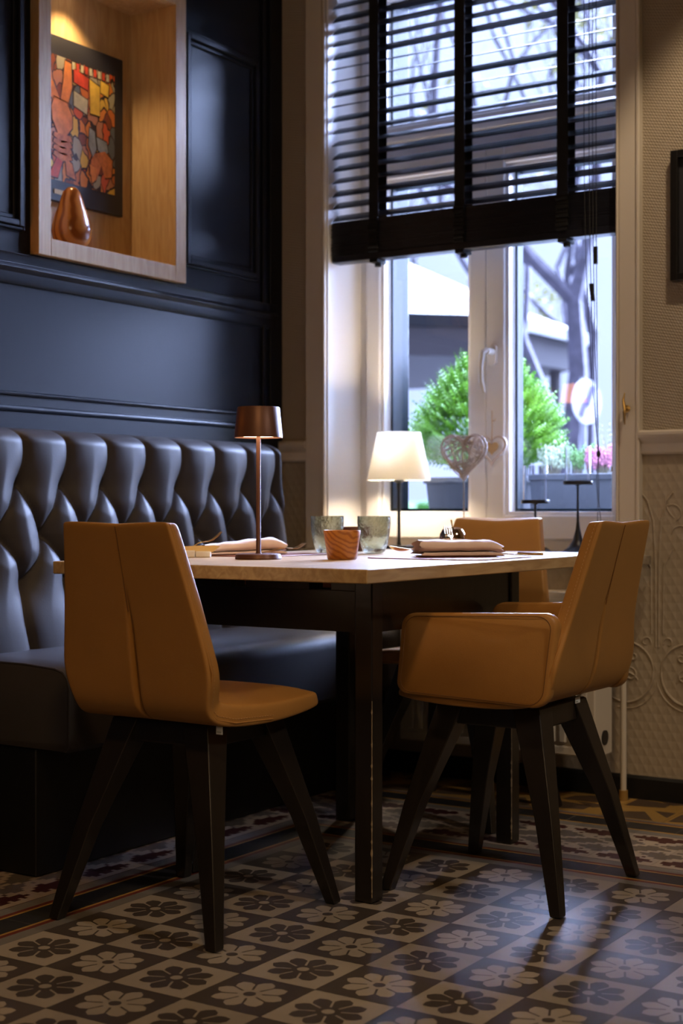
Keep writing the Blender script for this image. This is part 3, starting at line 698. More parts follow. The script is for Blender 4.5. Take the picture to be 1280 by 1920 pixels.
for j in range(NZg+1):
    z = gz0+(gz1-gz0)*j/NZg; row = []
    for i in range(NYg+1):
        y = gy0+(gy1-gy0)*i/NYg
        # folds lean a little, as stuffed leather does
        yy = y+.010*math.sin((z-.808)/.137*PI)*1.0
        d = sdist(yy, z)
        db = min([math.hypot(yy-q[0], z-q[1]) for q in btn if abs(q[0]-yy) < .12] or [9])
        h_ = .018*(1-math.exp(-d/.0085))+.010*(1-math.exp(-(d/.035)**1.5))+.034*(1-math.exp(-(db/.045)**1.3))-.004
        h_ -= .004*math.exp(-(db/.014)**2)
        if z > 1.02: h_ = h_*1.0
        e_t = (gz1-z)/.045; e_r = (gy1-y)/.06; e_l = (y-gy0)/.05
        ed = 1
        for e_ in (e_t, e_r, e_l):
            if e_ < 1: ed *= math.sqrt(max(0, 1-(1-e_)**2))
        lean = -.03*(z-.5)/.6
        row.append((-2.915+.035*ed+(h_+.012)*ed+.035+lean-.02*(1-ed), y-(.055*max(0, (z-.75)/.35)**1.5 if y > 3.9 else 0)*((y-3.9)/.12 if y > 3.9 else 0), z))
    rows.append(row)
vs_ = [p for r_ in rows for p in r_]; W = NYg+1
fs_ = [(j*W+i, j*W+i+1, (j+1)*W+i+1, (j+1)*W+i) for j in range(NZg) for i in range(NYg)]
# close to the wall: top, right and left
def border(idx, f):
    k = len(vs_)
    for q in idx: vs_.append(f(vs_[q]))
    for q in range(len(idx)-1): fs_.append((idx[q], idx[q+1], k+q+1, k+q))
xbk = -2.968
border([NZg*W+i for i in range(W)], lambda p: (xbk, p[1], p[2]+.002)); border([j*W+NYg for j in range(NZg+1)], lambda p: (xbk, p[1]+.004, p[2])); border([j*W for j in range(NZg+1)], lambda p: (xbk, p[1]-.004, p[2]))
b.add(vs_, fs_, 0, True); bk = mk('backrest', b, 'black_leather', be, smooth=True)
for (y, z, r_) in btn:
    if 2.56 < y < 3.98:
        q = B(); q.lathe([(0, 0), (.008, .001), (.0085, .003), (.005, .006), (0, .0075)], (0, 0, 0), 10)
        yy = y-.010*math.sin((z-.808)/.137*PI); xq = -2.915+.035+.0-.016+.012+.035-.03*(z-.5)/.6-.002
        for k in range(len(q.v)): x_, y_, z_ = q.v[k]; q.v[k] = (xq+z_, yy+x_, z+y_)
        mk('button', q, 'black_leather', bk)

# ------------------------------------------------------------------ table
TZ = .752; tx0, tx1, ty0, ty1 = -2.463, -1.585, 2.528, 3.86
tb = thing('dining_table', 'oak topped dining table with black legs in the middle of the room', 'table', (-2.0, 3.1, 0))
b = B(); b.box(tx0, tx1, ty0, ty1, TZ-.030, TZ); mk('tabletop', b, 'oak_top', tb, bevel=.0025)
lx0, lx1, ly0, ly1 = -2.258, -1.709, 2.746, 3.480; lw = .046
lg = 0
for (x, y) in ((lx0, ly0), (lx1-lw, ly0), (lx0, ly1-lw), (lx1-lw, ly1-lw)):
    b = B(); b.box(x, x+lw, y, y+lw, .002, TZ-.030); L_ = mk('leg', b, 'black_wood', tb, bevel=.003)
    b = B(); 
    ex, ey = (x+lw, y)
    if lg in (1, 3):
        zz = .015; rows_ = []
        while zz < .46:
            w_ = .0004+(.0032 if random.random() < (.42 if zz < .2 else .15) else .0004)*random.random()
            rows_.append([(ex-w_, ey-.0004, zz), (ex+.0004, ey-.0004, zz), (ex+.0004, ey+w_*.8, zz)]); zz += random.uniform(.003, .010)
        b.loft(rows_, smooth=False)
        o = mk('worn_edge', b, 'chipped_paint', L_); o['label'] = 'chipped paint on the leg corner'
    lg += 1
az0, az1 = .600, TZ-.030
# apron boards; the front one has two square slots
b = B(); xa, xc = lx0+lw, lx1-lw; yq = ly0+.006
slots = [(-2.105, -2.062), (-1.882, -1.822)]
xs = xa
b.box(xa, xc, yq, yq+.022, az0, az1-.030)
for s0, s1 in slots: b.box(xs, s0, yq, yq+.022, az1-.030, az1); xs = s1
b.box(xs, xc, yq, yq+.022, az1-.030, az1)
mk('apron', b, 'black_wood', tb, bevel=.001)
b = B(); b.box(xa, xc, ly1-.03, ly1-.008, az0, az1); mk('apron', b, 'black_wood', tb)
b = B(); b.box(lx1-.028, lx1-.006, ly0+lw, ly1-lw, az0, az1); mk('apron', b, 'black_wood', tb)
b = B(); b.box(lx0+.006, lx0+.028, ly0+lw, ly1-lw, az0, az1); mk('apron', b, 'black_wood', tb)
for s0, s1 in slots:
    b = B(); b.box(s0+.018, s1-.012, yq+.03, yq+.2, az1-.026, az1-.002); o = mk('extension_runner', b, 'mat_leather', tb)
for (x, sx_) in ((xa, 1), (xc, -1)):
    b = B()
    for yy in (yq+.001,):
        pts = [(x, az0+.001), (x+sx_*.022, az0+.001)]+[(x+sx_*.022-sx_*.022*math.sin(R(a)), az0-.022+.022*math.cos(R(a))) for a in (30, 60, 90)]
        if sx_ < 0: pts = pts[::-1]
        b.prism(pts, .02, 'y', yy)
    mk('corner_bracket', b, 'black_wood', tb)

# ------------------------------------------------------------------ chairs
def interp(tab, t_):
    for k in range(len(tab)-1):
        if t_ <= tab[k+1][0]:
            u = (t_-tab[k][0])/(tab[k+1][0]-tab[k][0]); return [a+(c_-a)*u for a, c_ in zip(tab[k], tab[k+1])]
    return list(tab[-1])
def make_chair(name, label, loc, rz, arms, group=None):
    root = thing(name, label, 'chair', loc, group, rz)
    # outer profile stations: y, z, half width, thickness, crease, slit
    if arms:
        st = [(.205, .452, .19, .024, 0, 0), (.195, .445, .205, .032, 0, 0), (.10, .437, .225, .038, 0, 0), (-.02, .434, .228, .042, 0, 0), (-.12, .438, .226, .045, .0, 0), (-.172, .450, .222, .05, .004, .2),
              (-.200, .480, .222, .048, .008, .8), (-.212, .525, .224, .042, .010, 1), (-.218, .560, .214, .038, .011, .9), (-.226, .610, .190, .036, .012, .5), (-.238, .66, .178, .036, .012, .0), (-.262, .76, .158, .034, .012, 0), (-.280, .828, .146, .034, .012, 0), (-.284, .846, .142, .030, .010, 0), (-.282, .853, .138, .018, .008, 0)]
    else:
        st = [(.214, .447, .172, .024, 0, 0), (.206, .438, .186, .032, 0, 0), (.12, .430, .197, .036, 0, 0), (0, .424, .203, .040, 0, 0), (-.12, .428, .196, .044, 0, .0), (-.170, .438, .184, .05, .004, .2),
              (-.196, .462, .180, .05, .008, .8), (-.206, .505, .192, .044, .010, 1), (-.212, .545, .200, .040, .011, 1), (-.222, .610, .187, .036, .012, .6), (-.232, .665, .177, .036, .012, 0), (-.252, .76, .158, .034, .012, 0), (-.268, .828, .145, .034, .012, 0), (-.272, .846, .142, .030, .010, 0), (-.270, .853, .138, .018, .008, 0)]
    fr = [-1, -.985, -.93, -.7, -.4, -.18]
    rings = []; N = len(st)
    outer_edge = []; 
    for i, (y, z, w_, th, cr_, sl) in enumerate(st):
        a = st[max(0, i-1)]; c_ = st[min(N-1, i+1)]
        ty, tz = c_[0]-a[0], c_[1]-a[1]; L = math.hypot(ty, tz); ny, nz = -(-tz/L), -(ty/L)      # inward normal candidates
        # tangent runs front -> back -> up; inward (towards sitter) normal is to the right of travel
        ny, nz = -tz/L*-1, ty/L*-1
        ns = 1 if i > 5 else 1
        xsn = [f*w_ for f in fr]+[-.014, -.0055, -.0028, 0, .0028, .0055, .014]+[-f*w_ for f in fr[::-1]]
        ring = []
        for x in xsn:
            s_ = abs(x)/w_
            inn = cr_*.55*(1-s_)**1.2
            if abs(x) < .001: inn += .032*sl
            elif abs(x) < .003: inn += .026*sl
            elif abs(x) < .006: inn += -.001*sl
            elif abs(x) < .02: inn += -.002*sl
            e_ = th*.18 if s_ > .99 else 0
            dip = -.007*(1-s_) if i >= N-4 else 0
            ring.append((x, y+ny*(inn+e_), z+nz*(inn+e_)+dip))
        for x in xsn[::-1]:
            s_ = abs(x)/w_
            bul = .014*(1-s_**4) if i < 6 and i > 0 else 0.006*(1-s_**2)
            if i >= 6: bul = cr_*(1-s_)*.5
            e_ = th*.18 if s_ > .99 else 0
            dip = -.007*(1-s_) if i >= N-4 else 0
            k_ = th+bul-e_
            ring.append((x, y+ny*k_, z+nz*k_+dip))
        rings.append(ring); outer_edge.append((y+ny*th*.25, z+nz*th*.25, w_))
    b_ = B(); b_.loft(rings)
    sh = mk('seat_shell', b_, 'tan_leather', root, sub=2, local=True, smooth=True)
    # welted seam that runs round the shell, with stitches
    NB = 11 + 0
    for s_ in (-1, 1):
        b_ = B(); pts = [(s_*(w_-.0015), y, z) for (y, z, w_) in outer_edge]
        b_.tube(pts[3:-1], .0018, 6); mk('piping', b_, 'tan_leather', sh, local=True)
        b_ = B(); pts2 = [Vector((s_*(w_+.0006), y*1.0, z)) for (y, z, w_) in outer_edge]
        acc = []
        for k in range(3, N-2):
            p, q = pts2[k], pts2[k+1]; L = (q-p).length; m_ = max(1, int(L/.008))
            for t_ in range(m_):
                a = p.lerp(q, t_/m_); c_ = p.lerp(q, (t_+.55)/m_); off = Vector((0, .006 if k > 5 else 0, .0 if k > 5 else .008))
                b_.tube([a+off, c_+off], .0007, 4)
        mk('stitching', b_, 'tan_thread', sh, local=True)
    # centre seam on the back
    b_ = B(); pts = []
    for i in range(9, N-1):
        y, z, w_, th, cr_, sl = st[i]; pts.append((0, y+cr_*.55-.0012 + (.0 if i > 9 else .006), z-(.006 if i >= N-4 else 0)))
    b_.tube(pts[1:], .0010, 6); mk('seam', b_, 'tan_seam', sh, local=True)
    b_ = B(); b_.box(.160 if not arms else .02, .176 if not arms else .046, -.140 if not arms else -.150, -.139 if not arms else -.149, .416 if not arms else .428, .432 if not arms else .442); tgp = mk('care_tag', b_, 'label_white', sh, local=True)
    tgp['label'] = 'small white fabric tag'
    b_ = B(); 
    for k in range(3): b_.box((.162 if not arms else .023)+.004*k, (.165 if not arms else .026)+.004*k, -.1405 if not arms else -.1505, -.140 if not arms else -.15, .420 if not arms else .431, .422 if not arms else .433)
    mk('tag_print', b_, 'print_grey', tgp, local=True)
    if arms:
        for s_ in (-1, 1):
            # padded panel: outline in (y, z), rear end curls in to the shell
            out = rrect(-.213, .178, .446, .640, .03, 6)
            def shape(p):
                y, z = p; t_ = (z-.446)/(.640-.446)
                z2 = z+(.012*(1-(y+.213)/.391))*t_ + (.012*((y+.213)/.391))*(1-t_)
                y2 = y-(.018*t_ if y > 0 else 0)+(.022*(1-t_)**2 if y < 0 else 0)
                return y2, z2
            def xoff(y): return (.236 if y > -.12 else .236-.020*((-.12-y)/.1)**2)
            rg = []
            for off, ins in ((-.017, .006), (-.013, .0), (0, -.001), (.010, 0), (.0135, .006)):
                r2 = []
                for p in out:
                    y, z = shape(p); cy_, cz_ = -.02, .545; dy, dz = cy_-y, cz_-z; L = math.hypot(dy, dz)
                    y += dy/L*ins; z += dz/L*ins
                    r2.append((s_*(xoff(y)+off-.012), y, z))
                rg.append(r2)
            b_ = B(); b_.loft(rg); ar = mk('armrest', b_, 'tan_leather', root, local=True, smooth=True)
            md = ar.modifiers.new('b', 'BEVEL'); md.width = .004; md.segments = 3; md.limit_method = 'ANGLE'; md.angle_limit = R(50)
            b_ = B(); pp_ = []
            for p in out:
                y, z = shape(p); dy, dz = -.02-y, .545-z; L = math.hypot(dy, dz); y += dy/L*.012; z += dz/L*.012
                pp_.append((s_*(xoff(y)+.0015), y, z))
            b_.tube(pp_, .0009, 5, closed=True); mk('seam', b_, 'tan_seam', ar, local=True)
            b_ = B(); pv = []
            for p in out:
                y, z = shape(p); dy, dz = -.02-y, .545-z; L = math.hypot(dy, dz); pv.append(Vector((s_*(xoff(y)+.0006), y+dy/L*.007, z+dz/L*.007)))
            for k in range(len(pv)):
                p, q = pv[k], pv[(k+1) % len(pv)]; L = (q-p).length; m_ = max(1, int(L/.008))
                for t_ in range(m_): b_.tube([p.lerp(q, t_/m_), p.lerp(q, (t_+.55)/m_)], .0005, 4)
            mk('stitching', b_, 'tan_thread', ar, local=True)
    # underframe and splayed tapered legs
    tp = .102; ft = .212; zt = .430
    b_ = B(); q = .128
    for (x0, x1, y0_, y1_) in ((-q, q, -q, -q+.034), (-q, q, q-.034, q), (-q, -q+.034, -q+.034, q-.034), (q-.034, q, -q+.034, q-.034)): b_.box(x0, x1, y0_, y1_, .382, .432)
    mk('underframe', b_, 'black_wood', root, bevel=.004, local=True)
    for sx_ in (-1, 1):
        for sy_ in (-1, 1):
            def sq(cx, cy, hw, z): return [(cx-hw, cy-hw, z), (cx+hw, cy-hw, z), (cx+hw, cy+hw, z), (cx-hw, cy+hw, z)]
            b_ = B(); ringz = [sq(sx_*.095, sy_*.095, .034, zt), sq(sx_*.112, sy_*.112, .031, .375), sq(sx_*.165, sy_*.165, .021, .20), sq(sx_*ft, sy_*ft, .0135, .006), sq(sx_*ft, sy_*ft, .012, .001)]
            b_.loft(ringz, smooth=False); mk('leg', b_, 'black_wood', root, bevel=.002, local=True)
    return root
make_chair('dining_chair', 'tan leather armless chair seen from behind, at the near end of the table', (-2.003, 2.500, 0), 0, False)
make_chair('armchair', 'tan leather armchair with low padded arms on the right side of the table', (-1.535, 3.090, 0), R(90), True)
make_chair('dining_chair', 'tan leather armless chair at the far end of the table under the window', (-2.030, 3.735, 0), R(180), False)

# ------------------------------------------------------------------ things on the table
def zlamp():
    x, y = -2.137, 2.905
    t_ = thing('table_lamp', 'slim brown metal table lamp with small drum shade on the dining table', 'lamp', (x, y, TZ))
    b = B(); b.lathe([(0, 0), (.056, 0), (.058, .003), (.055, .012), (.050, .014), (0, .014)], (x, y, TZ), 48); mk('base', b, 'copper_brown', t_)
    b = B(); b.lathe([(.0085, .012), (.0060, .018), (.0055, .30), (.0055, .335)], (x, y, TZ), 16); mk('pole', b, 'copper_brown', t_)
    b = B(); z0_, z1_ = .299, .374; b.lathe([(.0575, z0_), (.0595, z0_), (.0525, z1_-.002), (.0510, z1_), (0, z1_+.001), (0, z1_-.004), (.0495, z1_-.005), (.0575, z0_)], (x, y, TZ), 56, caps=False); mk('lamp_shade', b, 'copper_brown', t_)
    b = B(); b.lathe([(0, .303), (.054, .303), (.052, .312), (0, .312)], (x, y, TZ), 40, caps=False); mk('diffuser', b, 'led_glow', t_)
    light('table_lamp_light', 'SPOT', (x, y, TZ+.300), 1.5, (1, .66, .36), (x, y, TZ), .04, 165, .5)
zlamp()
def tumbler(x, y, lab):
    t_ = thing('drinking_glass', lab, 'glass', (x, y, TZ), 'smoky bubbled tumblers')
    b = B()
    outer = [(0, .001), (.024, .001), (.031, .006), (.038, .026), (.044, .055), (.0465, .085), (.0460, .104)]
    inner = [(.0435, .104), (.0440, .085), (.0415, .055), (.0345, .028), (.024, .015), (0, .013)]
    vs_ = outer+inner; b.lathe(vs_, (x, y, TZ), 48, caps=False)
    o = mk('glass_body', b, 'smoke_glass', t_); 
    for v_ in o.data.vertices:
        p = v_.co; n_ = noise.noise(Vector((p.x*60, p.y*60, p.z*60))+Vector((x*9, y*5, 0))); r_ = math.hypot(p.x, p.y)
        if r_ > .02: p.x *= 1+n_*.010; p.y *= 1+n_*.010
tumbler(-2.253, 3.385, 'smoky bubbled glass tumbler on the left behind the wooden cup')
tumbler(-2.142, 3.452, 'smoky bubbled glass tumbler on the right behind the wooden cup')
def cup(x, y, m_, lab):
    b = B(); b.lathe([(0, 0), (.034, 0), (.036, .002), (.0455, .069), (.0445, .071), (.042, .069), (.034, .008), (0, .007)], (0, 0, 0), 48, caps=False)
    o = mk('wooden_cup', b, m_); o.location = (x, y, TZ+.0005); tag(o, lab, 'cup', 'turned wooden cups')
cup(-1.952, 2.998, 'cup_wood', 'warm brown wooden cup with swirling grain in front of the tumblers')
cup(-2.31, 3.62, 'cup_dark', 'dark brown wooden cup half hidden between the two tumblers')
# metal apple
t_ = thing('apple_ornament', 'shiny bronze metal apple on the far end of the table', 'ornament', (-2.030, 3.70, TZ))
b = B(); b.lathe([(0, .004), (.010, .001), (.020, .002), (.032, .014), (.0385, .036), (.037, .052), (.029, .066), (.016, .071), (.006, .066), (0, .060)], (-2.030, 3.70, TZ), 40, caps=False); mk('body', b, 'chrome_copper', t_)
b = B(); b.tube([(-2.030, 3.70, TZ+.060), (-2.031, 3.70, TZ+.078), (-2.034, 3.70, TZ+.092)], [.0025, .002, .003], 8); mk('stem', b, 'brass_old', t_)
# place mats
def pmat(x0, x1, y0_, y1_, lab, rz=0):
    b = B(); cx, cy = (x0+x1)/2, (y0_+y1_)/2; b.prism(rrect(x0-cx, x1-cx, y0_-cy, y1_-cy, .05, 8), .0025, 'z', 0)
    o = mk('place_mat', b, 'mat_leather', bevel=.001); o.location = (cx, cy, TZ+.0003); o.rotation_euler = (0, 0, rz); tag(o, lab, 'place mat', 'brown leather place mats')
pmat(-1.955, -1.625, 3.085, 3.42, 'brown leather place mat on the right side under the rolled napkin and gold cutlery')
pmat(-2.445, -2.19, 3.005, 3.33, 'brown leather place mat on the bench side behind the brown table lamp')
# folded linen napkins: one continuous folded sheet
def napkin(loc, rz, length, depth, hgt, lab, seed, taper=0.0):
    path = []
    def A(*p): path.extend(p)
    d = depth/2
    A((d, .002), (-d*.4, .002), (-d*.95, .004), (-d, .008), (-d*.9, .011), (0, .008), (d*.9, .008), (d, .012), (d*.9, .015), (0, .014), (-d*.85, .018), (-d*1.02, hgt*.62), (-d*.85, hgt*.92), (-d*.3, hgt), (d*.3, hgt*.95), (d*.8, hgt*.75), (d*1.0, hgt*.5), (d*.8, hgt*.40), (d*.2, hgt*.50), (-d*.4, hgt*.66), (-d*.62, hgt*.6), (-d*.5, hgt*.48), (d*.1, hgt*.40))
    pts = []
    for k in range(len(path)-1):           # Catmull-Rom smoothing
        p0 = path[max(0, k-1)]; p1 = path[k]; p2 = path[k+1]; p3 = path[min(len(path)-1, k+2)]
        for t_ in (0, .25, .5, .75):
            pts.append(tuple(.5*((2*p1[i])+(-p0[i]+p2[i])*t_+(2*p0[i]-5*p1[i]+4*p2[i]-p3[i])*t_*t_+(-p0[i]+3*p1[i]-3*p2[i]+p3[i])*t_**3) for i in (0, 1)))
    pts.append(path[-1]); b_ = B(); n_ = len(pts); NL = 26; th = .0011; rings = []
    for i in range(NL+1):
        u = i/NL; x = (u-.5)*length; ring = []; sc_ = 1-taper*(1-u)-.0*u
        end = 1-.35*max(0, (u-.8)/.2)**2
        for side in (1, -1):
            for k in (range(n_) if side == 1 else range(n_-1, -1, -1)):
                a = pts[max(0, k-1)]; c_ = pts[min(n_-1, k+1)]; ty, tz = c_[0]-a[0], c_[1]-a[1]; L = math.hypot(ty, tz) or 1
                y = pts[k][0]+(-tz/L)*th*side; z = pts[k][1]+(ty/L)*th*side
                w_ = noise.noise(Vector((x*28+seed, y*30, seed+z*20)))*.004
                ex = .004*math.sin(k*.9+seed)+.006*noise.noise(Vector((k*.3, seed, 0)))
                xx = x+(ex*(1 if i in (0, NL) else .3))
                ring.append((xx, y*(.93+.07*end)+w_, max(.0012, z*sc_*end+w_*(z/hgt)*.9)))
        rings.append(ring)
    b_.loft(rings, closed=True, caps=False)
    o = mk('napkin', b_, 'linen', smooth=True); o.location = loc; o.rotation_euler = (0, 0, rz); tag(o, lab, 'napkin', 'folded linen napkins'); return o
napkin((-1.780, 3.272, TZ+.003), R(47), .215, .095, .041, 'pale folded linen napkin on the right place mat beside the spoon', 1.3)
napkin((-2.340, 3.110, TZ+.003), R(54), .215, .095, .048, 'pale folded linen napkin behind the brown table lamp on the bench side', 4.1, .45)
# cutlery
def strip(b_, pts, ws, th):
    pts = [Vector(p) for p in pts]; rings = []
    for i, p in enumerate(pts):
        d = pts[min(i+1, len(pts)-1)]-pts[max(0, i-1)]; d.normalize(); a = d.cross(Vector((0, 0, 1))); a.normalize(); n_ = a.cross(d).normalized(); w_ = ws[i]
        rings.append([p+a*(w_*math.cos(2*PI*k/10))+n_*(th*math.sin(2*PI*k/10)) for k in range(10)])
    b_.loft(rings)
def fork(loc, rz, pitch, lab, L=.19):
    t_ = thing('fork', lab, 'fork', loc, 'gold cutlery'); t_.rotation_euler = (0, -pitch, rz)
    b_ = B(); strip(b_, [(-L*.62, 0, 0), (-L*.45, 0, .001), (-L*.2, 0, .003), (0, 0, .006), (.012, 0, .004), (.026, 0, .001)], [.0048, .0052, .003, .0026, .007, .011], .0014); mk('handle', b_, 'gold_metal', t_, local=True)
    for k in range(4):
        y = -.009+.006*k; b_ = B(); b_.tube([(.022, y, .001), (.036, y*1.05, -.0005), (.052, y*1.05, .004), (.066, y, .010)], [.0022, .0017, .0015, .0009], 6, flat=.8); mk('tine', b_, 'gold_metal', t_, local=True)
def spoon(loc, rz, pitch, lab, L=.19):
    t_ = thing('spoon', lab, 'spoon', loc, 'gold cutlery'); t_.rotation_euler = (0, -pitch, rz)
    b_ = B(); strip(b_, [(-L*.62, 0, 0), (-L*.45, 0, .001), (-L*.2, 0, .004), (0, 0, .006), (.01, 0, .005)], [.0048, .0052, .003, .0026, .005], .0014); mk('handle', b_, 'gold_metal', t_, local=True)
    b_ = B(); rings = []
    for (f, dep) in ((1, 0), (.97, .002), (.8, .0055), (.5, .0085), (.2, .0098)): rings.append([(.034+.028*f*math.cos(2*PI*k/24), .018*f*math.sin(2*PI*k/24), .006-dep) for k in range(24)])
    for (f, dep) in ((.18, .0086), (.48, .0074), (.76, .0044), (.92, .0012)): rings.append([(.034+.028*f*math.cos(2*PI*k/24), .018*f*math.sin(2*PI*k/24), .006-dep) for k in range(24)])
    b_.loft(rings); mk('bowl', b_, 'gold_metal', t_, local=True)
def knife(loc, rz, lab, L=.20, pitch=0):
    t_ = thing('knife', lab, 'knife', loc, 'gold cutlery'); t_.rotation_euler = (0, -pitch, rz)
    b_ = B(); strip(b_, [(0, 0, .004), (-.003, 0, .004), (-.02, 0, .004), (-.07, 0, .004), (-.085, 0, .004)], [.002, .0055, .0062, .0048, .0038], .0042); mk('handle', b_, 'gold_metal', t_, local=True)
    b_ = B(); b_.prism([(-.083, -.006), (-.17, -.010), (-.19, -.007), (-.20, .002), (-.19, .006), (-.083, .005)], .0012, 'z', .0034); mk('blade', b_, 'gold_metal', t_, local=True)
spoon((-1.902, 3.252, TZ+.014), R(205), R(8), 'gold spoon lying bowl up at the left end of the right napkin', .13)
fork((-1.935, 3.515, TZ+.038), R(128), R(26), 'gold fork leaning tines up behind the right napkin', .13)
knife((-1.660, 3.520, TZ+.0005), R(-14), 'gold knife with thick handle to the right of the right napkin')
fork((-1.775, 3.462, TZ+.003), R(165), 0, 'thin gold fork handle beside the knife right of the napkin', .19)
fork((-2.245, 3.165, TZ+.015), R(68), R(6), 'gold fork with tines up just right of the brown lamp pole', .16)
# knife rest set, bench side
b = B(); b.box(-.036, .0, -.012, .012, 0, .017); b.box(.002, .040, -.010, .014, 0, .015)
o = mk('cutlery_rest', b, 'porcelain', bevel=.0015); o.location = (-2.352, 2.925, TZ+.0005); o.rotation_euler = (0, 0, R(33)); tag(o, 'small white porcelain cutlery rest left of the brown table lamp', 'cutlery rest')
t_ = thing('knife', 'wide gold butter knife lying on the white cutlery rest', 'knife', (-2.35, 2.93, TZ+.018), 'gold cutlery'); t_.rotation_euler = (0, R(-2), R(33))
b_ = B(); b_.prism([(-.09, -.004), (-.05, -.006), (.04, -.006), (.060, .008), (.045, .0115), (-.04, .0115), (-.09, .009)], .0016, 'y', -.001); mk('blade', b_, 'gold_metal', t_, local=True)
b_ = B(); strip(b_, [(-.085, 0, .003), (-.12, 0, .002), (-.17, 0, -.003)], [.004, .005, .005], .003); mk('handle', b_, 'gold_metal', t_, local=True)
fork((-2.385, 2.985, TZ+.030), R(52), R(22), 'gold fork with tines raised above the white cutlery rest', .11)

# ------------------------------------------------------------------ things on the sill
def sill_lamp():
    x, y, z = -2.545, 4.262, .737
    t_ = thing('sill_lamp', 'lit table lamp with white tapered cloth shade on the window sill', 'lamp', (x, y, z))
    b = B(); b.box(x-.062, x+.062, y-.055, y+.055, z, z+.016); mk('base', b, 'black_metal', t_, bevel=.003)
    b = B(); b.lathe([(.009, .016), (.006, .03), (.0055, .20), (.008, .225), (.018, .232), (.018, .237), (.004, .240), (.004, .33)], (x, y, z), 16); mk('stand', b, 'black_metal', t_)
    b = B(); b.lathe([(.108, .236), (.074, .398), (.073, .398), (.107, .236)], (x, y, z), 56, caps=False); mk('lamp_shade', b, 'shade_cloth', t_)
    b = B(); b.lathe([(0, .255), (.012, .26), (.026, .29), (.026, .31), (.012, .33), (0, .335)], (x, y, z), 20, caps=False); mk('bulb', b, 'bulb_glow', t_)
    light('sill_lamp_bulb', 'POINT', (x, y, z+.30), 75, (1, .80, .56), None, .03)
sill_lamp()
# wicker heart on a stick
t_ = thing('wicker_heart', 'woven wicker heart on a metal stick standing on the sill', 'ornament', (-2.30, 4.27, .737))
def heart(t, s=1):
    x = 16*math.sin(t)**3; z = 13*math.cos(t)-5*math.cos(2*t)-2*math.cos(3*t)-math.cos(4*t); return x/17*s, z/17*s
hx, hy, hz, hs = -2.30, 4.27, 1.058, .090
b = B(); rnd = random.Random(5)
for dy in (-.012, 0, .012): b.tube([(hx+heart(2*PI*k/48, hs*(1 if dy == 0 else .93))[0], hy+dy, hz+heart(2*PI*k/48, hs*(1 if dy == 0 else .93))[1]) for k in range(48)], .0028, 6, closed=True)
for k in range(60):
    a1 = rnd.uniform(0, 2*PI); a2 = a1+rnd.uniform(.7, 2.4); p = heart(a1, hs*.97); q = heart(a2, hs*.97); y1_ = rnd.uniform(-.02, .02)
    mid = ((p[0]+q[0])/2, (p[1]+q[1])/2)
    b.tube([(hx+p[0], hy, hz+p[1]), (hx+.7*mid[0]+.3*p[0], hy+y1_, hz+.7*mid[1]+.3*p[1]), (hx+.7*mid[0]+.3*q[0], hy+y1_, hz+.7*mid[1]+.3*q[1]), (hx+q[0], hy, hz+q[1])], .0021, 5)
mk('woven_heart', b, 'wicker', t_)
b = B(); b.lathe([(.038, 0), (.038, .004), (.006, .008), (.003, .02), (.0026, .245)], (hx, hy, .737), 16); mk('stick', b, 'silver_metal', t_)
# flat hanging heart
t_ = thing('hanging_heart', 'flat wooden double heart hanging by a string from the window sash', 'ornament', (-2.245, 4.368, 1.08))
b = B(); hx, hy, hz = -2.247, 4.368, 1.078
def hring(s0, s1, y0_, y1_):
    for k in range(40):
        t0, t1 = 2*PI*k/40, 2*PI*(k+1)/40; P_ = [heart(t0, s0), heart(t1, s0), heart(t1, s1), heart(t0, s1)]
        b.hexa([(hx+p[0], y0_, hz+p[1]) for p in P_], [(hx+p[0], y1_, hz+p[1]) for p in P_])
hring(.060, .050, hy-.004, hy+.004); mk('outer_heart', b, 'heart_wood', t_)
b = B(); b.prism([(hx+heart(2*PI*k/32, .026)[0], hz+.002+heart(2*PI*k/32, .026)[1]) for k in range(32)], .006, 'y', hy-.003); mk('inner_heart', b, 'string', t_)
b = B(); b.tube([(hx, hy, hz+.02), (hx+.001, hy, hz+.08), (hx, hy, hz+.126)], .0016, 5); b.tube([(hx, hy, hz+.092), (hx+.013, hy-.002, hz+.092), (hx+.014, hy-.002, hz+.10)], .0014, 5); mk('string', b, 'string', t_)
def candle(x, y, zdisc, lab):
    t_ = thing('candle_holder', lab, 'candle holder', (x, y, .737), 'black candle holders with glass cylinders'); h_ = zdisc-.737
    b = B(); b.lathe([(0, 0), (.052, 0), (.052, .003), (.030, .018), (.016, .040), (.007, .075), (.0042, .10), (.0038, h_-.004), (.010, h_)], (x, y, .737), 32, caps=False); mk('stem', b, 'black_metal', t_)
    b = B(); b.lathe([(0, h_), (.045, h_), (.046, h_+.002), (.046, h_+.010), (.045, h_+.012), (0, h_+.012)], (x, y, .737), 40, caps=False); mk('dish', b, 'black_metal', t_)
    b = B(); b.lathe([(.040, h_+.0125), (.040, h_+.122), (.0375, h_+.122), (.0375, h_+.0125), (.040, h_+.0125)], (x, y, .737), 40, caps=False); mk('glass_cylinder', b, 'cylinder_glass', t_)
candle(-2.048, 4.285, .893, 'shorter black candle holder with clear glass cylinder on the sill')
candle(-1.900, 4.285, .952, 'taller black candle holder with clear glass cylinder at the right of the sill')

